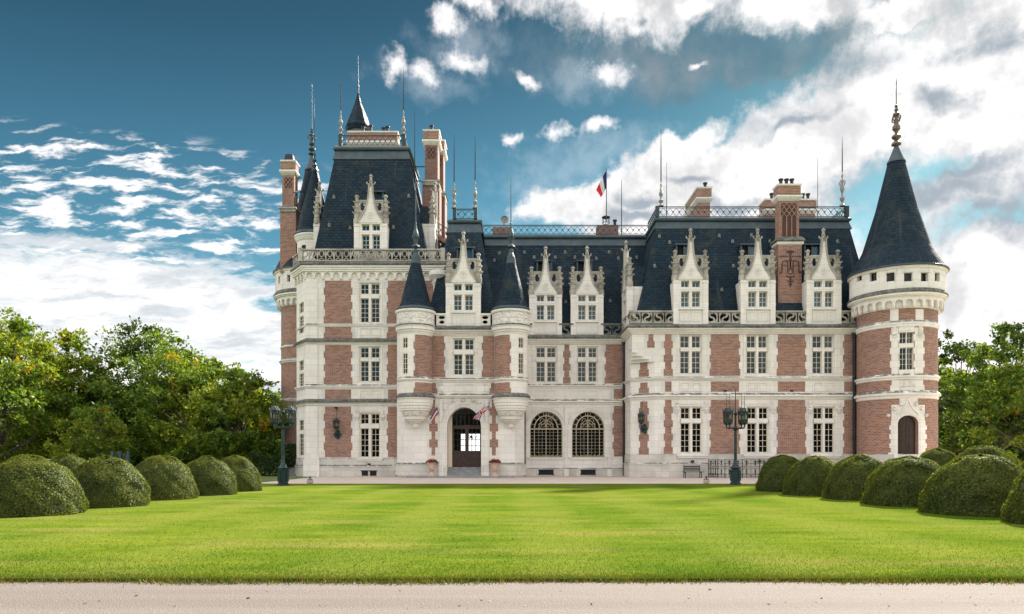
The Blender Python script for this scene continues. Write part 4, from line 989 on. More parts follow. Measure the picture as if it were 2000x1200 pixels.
# vent cage and dish on the roof
Yv = 62.9; cage = MB(); xv = X(1183.5, Yv); zv = Z(437, Yv)
for k in range(8): t = k * math.pi / 4; cage.tube((xv + .30 * math.cos(t), Yv + .3 * math.sin(t), zv), (xv + .30 * math.cos(t), Yv + .3 * math.sin(t), zv + .52), .022, n=4)
cage.lathe(xv, Yv, [(.36, zv + .50), (.38, zv + .56), (.16, zv + .68), (0, zv + .69)], n=10); cage.lathe(xv, Yv, [(.35, zv), (.35, zv + .05)], n=10)
cage.build('vent_cage', BLACKIRON, H)
dx = X(985.5, 62.8); dz = Z(430, 62.8); mb = MB()
for r0, r1, y0, y1 in ((0, .16, .0, .02), (.16, .28, .02, .06), (.28, .34, .06, .12)):
    for k in range(16):
        t0, t1 = k * math.pi / 8, (k + 1) * math.pi / 8
        mb.poly([(dx + r0 * math.cos(t0), 62.8 - y0, dz + r0 * math.sin(t0)), (dx + r1 * math.cos(t0), 62.8 - y1, dz + r1 * math.sin(t0)), (dx + r1 * math.cos(t1), 62.8 - y1, dz + r1 * math.sin(t1)), (dx + r0 * math.cos(t1), 62.8 - y0, dz + r0 * math.sin(t1))], None, True)
mb.tube((dx - .05, 62.86, 20.4), (dx - .05, 62.86, dz), .05, n=6); mb.tube((dx - .05, 62.86, dz - .3), (dx + .05, 62.4, dz), .02, n=4)
dish = mb.build('satellite_dish', PALELEAD, None); tag(dish, 'small grey satellite dish on roof behind iron railing', 'satellite dish')
MB().tube((X(1214, 62), 62, 20.3), (X(1214, 62), 62, Z(352, 62)), .05, .02, 5).build('lightning_rod', BLACKIRON, H)
MB().tube((X(905.5, 61), 61, 20.3), (X(905.5, 61), 61, Z(352, 61)), .03, .01, 5).build('lightning_rod', PALELEAD, H)

# ---------------- entrance bay with its two turrets
PB = [(-8.85, YL), (-8.85, 55.2), (X(790, YD), YD), (X(1004.8, YD), YD), (.95, 55.2), (.95, YR)]
TY = 53.5; TX = (X(811.8, TY), X(998, TY)); TR = 1.245
dW = [887.5, 901.8, 909.5, 923.8]
dh = (X(873, YD), X(939.7, YD), .02, Z(795.5, YD), 1.35, Z(836, YD))
wall('wall', fD, PB[2][0], PB[3][0], 0, Z(640, YD), [win_hole(fD, dW, (664, 682), (693.5, 731)), dh])
for a, b, c in ((0, 1, 2), (3, 4, 5)): MB().poly([(*PB[a], 0), (*PB[b], 0), (*PB[b], 12), (*PB[a], 12)]).poly([(*PB[b], 0), (*PB[c], 0), (*PB[c], 12), (*PB[b], 12)]).build('wall', STONE, H)
window(fD, dW, (664, 682), (693.5, 731), 2, 4); apron(fD, 884, 928, 749.5, 768.5)
for sx in (861, 949.5):                                              # carved strips beside the apron
    u = X(sx, YD); MB().fbox(fD, u - .17, u + .17, Z(768.5, YD), Z(749.5, YD), -.02, .05).build('carved_panel', CARVED, H)
for a, b in ((842, 868.5), (942, 968)): brick(fD, a, b, 656.5, 737.5, tl=b > 900, tr=a < 900)
for a, b in ((842, 853), (957.5, 970)): brick(fD, a, b, 748.5, 769, tl=b > 900, tr=a < 900)
for a, b in ((840.6, 852.4), (958.6, 970.6)): brick(fD, a, b, 780.5, 890, band=15.6, tooth=4.6)
mid = [(TX[0] + .8, YD), (TX[1] - .8, YD)]
string(mid, 738.5, 747.5, YD); string(mid, 769.5, 779.5, YD, .22); cornice(mid, (635.5, 646, 647.5, 655.5), YD)
for pth in (PB[:3] + [(dh[0] - .32, YD)], [(dh[1] + .32, YD)] + PB[3:]): MB().sweep(pth, [(.13, .14), (.13, Z(908, YD)), (.15, Z(907, YD)), (.0, Z(904, YD))]).build('plinth', PLINTH, H)
mb = MB(); archivolt(mb, fD, dh[0], dh[1], dh[5], dh[3], .75, [(.0, .11, -.02, .06), (.11, .26, -.02, .11), (.26, .36, -.02, .18)]); mb.build('archivolt', STONE, H)
for sx in (862, 950.5):
    u = X(sx, YD); mb = MB(); mb.fbox(fD, u - .11, u + .11, Z(905, YD), Z(780, YD), -.02, .14); mb.fbox(fD, u - .18, u + .18, .1, Z(905, YD), -.02, .24); mb.fbox(fD, u - .16, u + .16, Z(823, YD), Z(820, YD), -.02, .2); mb.build('pilaster', STONE, H)
for sx in (-1, 1):                                                    # carved spandrels
    c = (dh[0] + dh[1]) / 2; pts = [(c + sx * 1.55, Z(784, YD)), (c + sx * .75, Z(784, YD)), (c + sx * 1.1, Z(790, YD)), (c + sx * 1.55, Z(806, YD))]
    MB().prism(fD, pts if sx < 0 else pts[::-1], -.02, .05).build('carved_spandrel', CARVED, H)
for px in (886, 905, 924): u, z = fD.uz(px, 782.5); mb = MB(); mb.lathe(u, YD - .16, [(.0, z - .12), (.12, z - .08), (.16, z), (.10, z + .10), (0, z + .14)], n=8); mb.build('carved_boss', CARVED, H)
# steps and entrance door
z0d = Z(913, YD); mb = MB()
for k in range(4):
    zz = z0d * (k + 1) / 4; mb.box(dh[0] + .01, dh[1] - .01, YD - .12 + .30 * k, YD + 1.5, zz - z0d / 4 + .02 if k == 0 else zz - z0d / 4, zz - .003 * k)
mb.build('entrance_step', CONCRETE, H)
kb = MB().box(X(795, 52.9), X(1003, 52.9), 52.75, YD - .16, -.05, .13).build('kerb_step', CONCRETE, H)
yd = YD + 1.05; fE = Flat(0, yd); da, db, dc = dh[0] + .30, X(912, yd), dh[1]
dm = MB(); gl = MB(); zt = Z(883, yd); ztop = Z(835, yd)
for a, b in ((da, db), (db, dc)):
    for q in ((a, a + .14, z0d, ztop), (b - .14, b, z0d, ztop), (a + .14, b - .14, z0d, z0d + .16), (a + .14, b - .14, zt - .09, zt + .09), (a + .14, b - .14, ztop - .12, ztop)): dm.fbox(fE, *q, -.06, .03)
    dm.fbox(fE, a + .14, b - .14, z0d + .16, zt - .09, -.05, -.01)
    m_ = ((a + b) / 2, (z0d + .16 + zt - .09) / 2); dm.prism(fE, [(m_[0] - .36, m_[1]), (m_[0], m_[1] - .36), (m_[0] + .36, m_[1]), (m_[0], m_[1] + .36)], -.02, .02)
    gl.fbox(fE, a + .14, b - .14, zt + .09, ztop - .12, -.02, -.01)
    for k in (1, 2, 3): z = zt + (ztop - zt) * k / 4; dm.fbox(fE, a + .14, b - .14, z - .015, z + .015, -.03, .005)
    for k in (1, 2): u = a + .14 + (b - a - .28) * k / 3; dm.fbox(fE, u - .012, u + .012, zt + .09, ztop - .12, -.028, .003)
dm.fbox(fE, da, dc, ztop, ztop + .16, -.07, .05)
tp = [(da, ztop + .16)] + [p for p in arch(dh[0], dh[1], dh[5], dh[3] - .02) if p[1] > ztop + .17 and p[0] > da] + [(dc, ztop + .16)]
P = fE.pt; gl.poly([P(u, z, -.02) for u, z in tp][::-1])
for t in np.linspace(.15, .85, 6): u = da + (dc - da) * t; dm.fbox(fE, u - .02, u + .02, ztop + .16, dh[3], -.05, .0)
door = dm.build('entrance_door', WOODDARK, H); gl.build('door_glazing', DOORGLASS, door)
MB().fbox(fE, dh[0] + .01, da, z0d, dh[3], -.3, .05).build('door_jamb', CREAM, H)
MB().fbox(fE, db - .05, db + .05, z0d + 1.0, z0d + 1.25, .03, .07).build('door_plate', VERDI, door)
hb = MB(); hx0, hx1, hy1, hz = dh[0] - 1.2, dh[1] + 1.4, yd + 7.5, 5.2
hb.poly([(hx0, yd + .1, z0d), (hx1, yd + .1, z0d), (hx1, hy1, z0d), (hx0, hy1, z0d)]); hb.poly([(hx0, yd + .1, hz), (hx1, yd + .1, hz), (hx1, hy1, hz), (hx0, hy1, hz)])
for a, b in (((hx0, yd + .1), (hx0, hy1)), ((hx0, hy1), (hx1, hy1)), ((hx1, hy1), (hx1, yd + .1))): hb.poly([(*a, z0d), (*b, z0d), (*b, hz), (*a, hz)])
hb.build('hall_interior', DARKGAP, H)
fH = Flat(0, hy1 - .05); hw = MB()
def farwin(xa, xb, ya, yb): hw.fbox(fH, X(xa, hy1), X(xb, hy1), Z(yb, hy1), Z(ya, hy1), -.02, .0)
farwin(900.5, 909, 848, 882); farwin(915, 938.5, 848, 882); hwo = hw.build('far_window', DAYWIN, H)
bars = MB()
for x in (904.5, 921, 929): bars.fbox(fH, X(x, hy1) - .025, X(x, hy1) + .025, Z(882, hy1), Z(848, hy1), .0, .04)
for y in (859, 871): bars.fbox(fH, X(900, hy1), X(939, hy1), Z(y, hy1) - .03, Z(y, hy1) + .03, .0, .05)
for k in range(7): x = X(917 + 1.6 * k, hy1); bars.tube((x, hy1 - .1, Z(857, hy1)), (x + rnd.uniform(-.3, .3), hy1 - .1, Z(849 + rnd.uniform(0, 3), hy1)), .04, n=4)
bars.build('far_window_bars', BLACKIRON, hwo)
for a, b in ((852, 873.5), (937, 958)): scroll_balustrade(Flat(0, YD - .1), a, b, 612.5, 636, STONE, w=.62, trefoil=True)
dormer(X(905, YD), YD - .06, Z(608.5, YD))
MB().frustum([(-6.4, 54.3, 12.2), (-1.2, 54.3, 12.2), (-1.2, 63, 12.2), (-6.4, 63, 12.2)], [(-4.95, 57.2, 20.15), (-2.58, 57.2, 20.15), (-2.58, 61.5, 20.15), (-4.95, 61.5, 20.15)]).build('mansard_roof', SLATE, H)
roof_rim([(-4.95, 61.5), (-4.95, 57.2), (-2.58, 57.2), (-2.58, 61.5)], 20.15, .8, .24)
lattice_rail((X(888, 57.15), 57.15), (X(929, 57.15), 57.15), 20.5, 21.3, unit=.55); lattice_rail((X(888, 57.15), 57.3), (X(888, 57.15), 61), 20.5, 21.3, posts=(False, True)); lattice_rail((X(929, 57.15), 57.3), (X(929, 57.15), 61), 20.5, 21.3, posts=(False, True))
spire_finial(X(887, 57.15), 57.15, 21.35, Z(262, 57.15), Z(355, 57.15), scroll=True); spire_finial(X(928, 57.15), 57.15, 21.35, Z(266, 57.15), Z(352, 57.15))

def turret(i):
    x, y = TX[i], TY; z = lambda py: Z(py, 53.0); zx = lambda py: Z(py, TY); f = Cyl(x, y, TR); sg = -1 if i == 0 else 1
    lt = (787.4, 795.4) if i == 0 else (1013.6, 1021.8)
    hole = win_hole(f, lt, (661, 679), (691, 729.5), .06)
    th0 = sg * .9 * TR
    t = wall('turret', f, -1.9 * TR, 1.9 * TR, z(738), z(654), [hole], reveal=.17)
    window(f, lt, (661, 679), (691, 729.5), 2, 4, parent=t, trim=False, sh=.17)
    b = MB().lathe(x, y, [(TR, z(771)), (TR, z(746)), (TR + .05, z(745)), (TR + .12, z(743)), (TR + .12, z(741)), (TR + .02, z(737.5)), (TR, z(737.5))], n=40); b.build('turret_band', STONE, t)
    if i == 0: br = (809, 846)
    else: br = (966, 997)
    brick(f, br[0], br[1], 654.5, 738, tl=i == 0, tr=i == 1, parent=t); brick(f, br[0], br[1], 747.5, 769.5, tl=i == 0, tr=i == 1, parent=t)
    MB().lathe(x, y, [(TR - .1, z(656)), (TR + .03, z(654)), (TR + .06, z(651)), (TR + .13, z(650)), (TR + .13, z(647)), (TR + .22, z(646)), (TR + .22, z(641)), (TR + .27, z(640)), (TR + .27, z(638.5)), (TR + .1, z(638.4))], n=40).build('turret_cornice', STONE, t)
    MB().lathe(x, y, [(TR + .1, z(638.6)), (TR + .30, z(638.5)), (TR + .30, z(636.6)), (TR + .17, z(635))], n=40).build('lichen_ledge', LEDGE, t)
    MB().lathe(x, y, [(TR + .20, z(636)), (TR + .20, z(634)), (TR + .16, z(633.5)), (TR + .16, z(613)), (TR + .18, z(612.8))], n=40).build('carved_parapet', CARVED, t)
    MB().lathe(x, y, [(TR + .15, z(613)), (TR + .22, z(612)), (TR + .26, z(610)), (TR + .26, z(607.5)), (TR + .05, z(606.5))], n=40).build('parapet_moulding', STONE, t)
    MB().lathe(x, y, [(TR + .16, z(607)), (TR + .19, z(604.5)), (TR + .15, z(601)), (TR + .02, z(600))], n=40).build('roof_gutter', LEAD, t)
    ap = zx(513); MB().lathe(x, y, [(TR + .12, z(602.5)), (TR - .02, z(597)), (TR - .14, z(590)), (.75, zx(555)), (.335, ap)], n=40).build('cone_roof', SLATE, t)
    mb = MB(); mb.lathe(x, y, [(.37, ap - .12), (.36, ap + .02), (.30, zx(503)), (.16, zx(493)), (.20, zx(492)), (.20, zx(490)), (.12, zx(489)), (.08, zx(484)), (.30, zx(483)), (.26, zx(480)), (.10, zx(477)), (.16, zx(470)), (.24, zx(463)), (.20, zx(456)), (.10, zx(447)), (.06, zx(438)), (.09, zx(437)), (.04, zx(435)), (.035, zx(400)), (.02, zx(350)), (0, zx(346))], n=12)
    for k in range(5):
        a = k * 2 * math.pi / 5; mb.path([(x + .06 * math.cos(a), y + .06 * math.sin(a), zx(468)), (x + .30 * math.cos(a), y + .30 * math.sin(a), zx(465)), (x + .22 * math.cos(a), y + .22 * math.sin(a), zx(458))], .045, .02, 4)
    mb.build('turret_finial', LEAD, t)
    MB().lathe(x, y, [(TR + .05, z(777.5)), (TR + .20, z(777)), (TR + .22, z(775)), (TR + .14, z(771.5)), (TR, z(769))], n=40).build('lichen_ledge', LEDGE, t)
    MB().lathe(x, y, [(.04, z(838)), (.22, z(833)), (.20, z(828)), (.42, z(826)), (.48, z(823.5)), (.62, z(823)), (.68, z(820)), (.82, z(819)), (.86, z(814)), (.9, z(813))], n=36).build('corbel', STONE, t)
    MB().lathe(x, y, [(.88, z(813)), (.92, z(811)), (1.02, z(806)), (1.04, z(804)), (1.08, z(803.5))], n=36).build('carved_band', CARVED, t)
    MB().lathe(x, y, [(1.04, z(803.8)), (1.12, z(802)), (1.12, z(799)), (1.19, z(798)), (1.20, z(793.5)), (1.26, z(792.5)), (1.26, z(788)), (1.31, z(787)), (1.31, z(781)), (1.38, z(779.5)), (1.38, z(777.4)), (1.2, z(777.3))], n=36).build('corbel_ring', STONE, t)
for i in (0, 1): turret(i)

# ---------------- tall pavilion on the left
BAY = ((-17.4, 57.9), (-16.12, YL)); PAV = [(-17.4, 66), BAY[0], BAY[1], (-5.6, YL), (-5.6, 67)]
fLc = Flat(*BAY[0], math.atan2(BAY[1][1] - BAY[0][1], BAY[1][0] - BAY[0][0]))
LX = [705, 718.6, 726, 739.6]; LR = [((555.6, 573), (584, 628.4), 5), ((680, 697.6), (707, 744), 4), ((809.6, 827), (838, 892), 5)]
ztop = Z(530, YL)
wall('wall', fL, -16.12, -5.6, 0, ztop, [win_hole(fL, LX, a, b) for a, b, n in LR])
for (a, b, n), s_ in zip(LR, (None, None, (695, 749, 894.5, 901))): window(fL, LX, a, b, 2, n, sill=s_)
LC = [584.9, 592.6]; LCR = [((593, 610), (619, 650), 5), ((706, 723), (731, 754), 4), ((822, 840), (849, 889), 5)]
ul = (Vector(BAY[1]) - Vector(BAY[0])).length
wall('wall', fLc, 0, ul, 0, ztop, [win_hole(fLc, LC, a, b, .05) for a, b, n in LCR])
for a, b, n in LCR: window(fLc, LC, a, b, 2, n, trim=False, sh=.12)
MB().poly([(*PAV[0], 0), (*PAV[1], 0), (*PAV[1], ztop), (*PAV[0], ztop)]).build('wall', STONE, H); MB().poly([(*PAV[3], 0), (*PAV[4], 0), (*PAV[4], ztop), (*PAV[3], ztop)]).build('wall', STONE, H)
for y0, y1 in ((548.5, 632), (639, 661), (674, 750.5), (761, 779.5), (794.5, 893.5)):
    brick(fL, 633.5, 687, y0, y1); brick(fL, 756.5, 788, y0, y1, tr=False)
    if y1 < 640: brick(fL, 788, 850, y0, y1, tl=False, tr=False)
apron(fL, 701, 744, 640, 660, 2); apron(fL, 701, 744, 761.5, 779, 2)
string(PAV, 633.2, 638.5, YL, .10); string(PAV, 661.5, 673.5, YL, .22); string(PAV, 750.8, 760, YL, .16); string(PAV, 780, 793.5, YL, .24)
for y0, y1, o in ((661.0, 668.5, .24), (779.4, 787, .26)):
    z0, z1 = Z(y1, YL), Z(y0, YL); MB().sweep(PAV, [(o - .1, z0), (o, z0), (o + .02, z0 + .5 * (z1 - z0)), (.0, z1)]).build('lichen_ledge', LEDGE, H)
q = lambda y: Z(y, YL)
MB().sweep(PAV, [(.12, 0), (.12, q(914)), (.15, q(913)), (.15, q(911)), (.05, q(908)), (.05, q(896)), (.0, q(894.5))]).build('plinth', PLINTH, H)
pl = MB()                                                             # corner buttress strips
for a, b in ((598, 621), ):
    ua, ub = X(a, YL), X(b, YL)
    for y0, y1 in ((545, 633), (638.5, 661.5), (673.5, 750.8), (760, 780), (793.5, 890)): pl.fbox(fL, ua, ub, q(y1), q(y0), -.02, .12)
    pl.fbox(fL, ua - .1, ub + .1, q(898), q(890), -.02, .2); pl.fbox(fL, ua - .16, ub + .16, 0, q(898), -.02, .26)
pl.build('corner_buttress', STONE, H)
for x0, x1 in ((707, 719.5), (723, 736), (773, 787)):
    u0, z1 = fL.uz(x0, 920.5); u1, z0 = fL.uz(x1, 929.5); mb = MB(); mb.fbox(fL, u0 - .06, u1 + .06, z1, z1 + .06, .1, .16)
    for k in range(4): u = u0 + (u1 - u0) * (k + .5) / 4; mb.fbox(fL, u - .015, u + .015, z0, z1, .135, .16)
    gr = mb.build('basement_grate', BLACKIRON, H); MB().fbox(fL, u0, u1, z0, z1, .05, .127).build('grate_opening', DARKGAP, gr)
for px in (697.5, 747):                                               # hood brackets of the ground floor window
    u = X(px, YL); mb = MB(); mb.fbox(fL, u - .10, u + .10, q(812), q(794), -.02, .07); mb.fbox(fL, u - .2, u + .2, q(816), q(811), -.02, .16); mb.fbox(fL, u - .12, u + .12, q(820), q(816), -.02, .1); mb.build('lintel_corbel', CARVED, H)
corbel_table(Flat(0, YL), -16.15, -5.62, q(546), q(531), .69, .17)
corbel_table(fLc, -.05, ul - .1, q(546), q(531), .69, .17)
corbel_table(Flat(-5.6, YL, math.pi / 2), 0, 4, q(546), q(531), .69, .17)
mb = MB(); mb.lathe(-5.75, YL - .05, [(.12, q(600)), (.35, q(590)), (.40, q(560)), (.55, q(553)), (.45, q(549)), (.75, q(540)), (.70, q(531))], n=16); mb.build('corner_corbel', STONE, H)
MB().sweep(PAV, [(.0, q(532)), (.28, q(531.5)), (.28, q(529)), (.34, q(528)), (.34, q(525)), (.42, q(524)), (.42, q(521)), (-.2, q(521))]).build('cornice', STONE, H)
MB().sweep(PAV, [(.0, q(521) + .006), (.46, q(521) + .006), (.5, q(518)), (.38, q(513.5)), (-.1, q(513)), (-1.2, q(512))]).build('lichen_ledge', LEDGE, H)
def arcade_balustrade(f, u0, u1, z0, z1, w=.66, mat=OLDST):
    n = max(1, round((u1 - u0) / w)); w = (u1 - u0) / n; mb = MB(); mb.fbox(f, u0, u1, z1 - .11, z1, -.22, .06); mb.fbox(f, u0, u1, z0, z0 + .08, -.2, .02)
    a, b = z0 + .08, z1 - .11; h = b - a
    for k in range(n + 1):
        u = u0 + w * k; mb.fbox(f, max(u - .04, u0), min(u + .04, u1), a, b, -.13, -.01)
    for k in range(n):
        c = u0 + w * (k + .5)
        for sx in (-1, 1):
            pts = [(c + sx * (w / 2 - w * .98 * (1 - math.cos(t)) * .5), a + h * math.sin(t)) for t in np.linspace(0, math.pi / 2, 7)]; mb.ribbon(f, pts, .075, -.12, -.02)
        mb.ribbon(f, [(c + math.cos(t) * w * .27, a + h * .66 + math.sin(t) * h * .30) for t in np.linspace(0, 2 * math.pi, 13)], .06, -.13, -.015)
        mb.ribbon(f, [(c - w * .3, a + .02), (c, a + h * .26), (c + w * .3, a + .02)], .06, -.12, -.02)
    return mb.build('balustrade', mat, H)
zb0, zb1 = q(512.8), q(489)
arcade_balustrade(Flat(0, YL - .36), -16.4, -5.45, zb0, zb1); arcade_balustrade(Flat(-5.3, YL - .3, math.pi / 2), 0, 8, zb0, zb1)
arcade_balustrade(Flat(-17.7, 57.9, fLc and math.atan2(BAY[1][1] - BAY[0][1], BAY[1][0] - BAY[0][0])), .0, 2.3, zb0, zb1)
for x, y in ((-16.42, YL - .33), (-5.38, YL - .33)):
    MB().box(x - .17, x + .17, y - .08, y + .26, zb0 - .02, zb1 + .08).build('balustrade_post', OLDST, H)
dormer(X(723, YL), YL + .25, Z(487.5, YL))
dormer(-16.1, 59.7, Z(484, 58), math.radians(-90), False); dormer(-6.35, 59.7, Z(484, 58), math.radians(90), False)
MB().frustum([(-15.82, 57, 17.5), (-6.72, 57, 17.5), (-6.72, 67.5, 17.5), (-15.82, 67.5, 17.5)], [(-14.55, 59.3, 26.85), (-8.62, 59.3, 26.85), (-8.62, 65.2, 26.85), (-14.55, 65.2, 26.85)]).build('mansard_roof', SLATE, H)
prim = [(-14.55, 65.2), (-14.55, 59.3), (-8.62, 59.3), (-8.62, 65.2)]
roof_rim(prim, 26.85, .75, .18)
MB().sweep(prim, [(.05, 27.19), (.05, 27.30), (-.2, 27.31)]).build('roof_curb', PALELEAD, H)
lattice_rail((-14.2, 59.35), (-8.95, 59.35), 27.28, 28.15, unit=.45); lattice_rail((-14.2, 59.5), (-14.2, 65), 27.28, 28.15, unit=.45, posts=(False, True)); lattice_rail((-8.95, 59.5), (-8.95, 65), 27.28, 28.15, unit=.45, posts=(False, True))
spire_finial(X(665.5, 59.35), 59.35, 28.2, Z(138, 59.35), Z(215, 59.35)); spire_finial(X(788, 59.35), 59.35, 28.2, Z(132, 59.35), Z(215, 59.35))
spire_finial(X(810, 65), 65, 26.9, Z(210, 65), Z(318, 65), s=.9)
Yc = 63; stack((X(682, Yc), X(774, Yc), Yc, Yc + 1.2), 26.5, Z(258, Yc), slots=False, dark=True, pots=[(X(749, Yc + .4), Yc + .4, .55), (X(757, Yc + .6), Yc + .6, .75), (X(709, Yc + .4), Yc + .4, .6), (X(724, Yc + .4), Yc + .4, .75)])
sx_, sy_ = X(699.5, 65.5), 65.5; zz = lambda y: Z(y, 65.5)
st = MB().lathe(sx_, sy_, [(.95, 26), (.95, zz(252))], n=8, smooth=False).build('lookout_turret', LEAD, H)
MB().lathe(sx_, sy_, [(1.05, zz(259)), (1.19, zz(250)), (1.12, zz(247)), (.80, zz(228)), (.30, zz(202)), (.31, zz(201)), (.08, zz(184))], n=8, smooth=False).build('cone_roof', SLATE, st)
MB().lathe(sx_, sy_, [(.09, zz(186)), (.16, zz(183)), (.07, zz(180)), (.10, zz(172)), (.13, zz(170)), (.05, zz(166)), (.07, zz(159)), (.035, zz(157)), (.02, zz(115)), (0, zz(108))], n=8).build('turret_finial', LEAD, st)
# tall chimneys beside the pavilion
bx = (-7.42, -6.32, 61.0, 62.6); ch = stack(bx, 17, Z(255, 61), ledge=Z(357, 61), dark=True, pots=[(-6.9, 61.5, .62)])
MB().box(-7.62, -6.16, 60.85, 62.75, 14, Z(366, 61)).build('chimney_base', BRICKD, ch)
bx = (-7.25, -6.05, 63.2, 64.8); ch = stack(bx, 17, Z(275, 63.2), ledge=Z(380, 63.2), dark=True); MB().box(-7.5, -5.9, 63.0, 65, 14, Z(388, 63)).build('chimney_base', BRICKD, ch)
mb = MB()
for y, a, b in ((326, 806, 832), (354, 812, 828), (402, 818, 830)): mb.tube((X(a, 61.2), 61.2, Z(y, 61.2)), (X(b, 61.2), 61.2, Z(y, 61.2)), .05, n=5)
mb.build('chimney_brace', BLACKIRON, H)
lattice_rail((X(846, 61), 61), (X(886, 60), 60), Z(452, 61), Z(430, 61), unit=.5, zz=-1.35, posts=(False, False))
mb = MB(); a, b = (X(846, 61), 61), (X(886, 60), 60); mb.poly([(*a, Z(462, 61)), (*b, Z(462, 61) - 1.35), (*b, Z(452, 61) - 1.35), (*a, Z(452, 61))]); mb.poly([(*a, Z(462, 61)), (a[0], a[1] + .9, Z(462, 61)), (b[0], b[1] + .9, Z(462, 61) - 1.35), (*b, Z(462, 61) - 1.35)]); mb.build('roof_walkway', BRICK, H)
bx = (X(550, 62.3), X(573.5, 62.3), 62.45, 63.5); ch = stack(bx, 17.4, Z(313, 62.3), ledge=Z(408, 62.3)); MB().box(X(547, 62.3), X(578, 62.3), 62.3, 63.6, 17.55, Z(416, 62.3)).build('chimney_base', BRICK, ch)
cx_ = (bx[0] + bx[1]) / 2; MB().frustum([(cx_ - .42, 62.55, Z(312, 62)), (cx_ + .42, 62.55, Z(312, 62)), (cx_ + .42, 63.4, Z(312, 62)), (cx_ - .42, 63.4, Z(312, 62))], [(cx_ - .30, 62.65, Z(295, 62)), (cx_ + .32, 62.65, Z(295, 62)), (cx_ + .32, 63.35, Z(295, 62)), (cx_ - .30, 63.35, Z(295, 62))]).build('chimney_hood', BLACKIRON, ch)
mb = MB()
for y in (375, 428): mb.tube((X(573, 62.4), 62.4, Z(y, 62.4)), (X(593, 63.5), 63.5, Z(y, 63.5)), .05, n=5)
mb.path([(X(573, 62.3), 62.3, Z(304, 62.3)), (X(577, 62.3), 62.3, Z(303, 62.3)), (X(577, 62.3), 62.3, Z(400, 62.3))], .03, n=4); mb.build('chimney_brace', BLACKIRON, H)

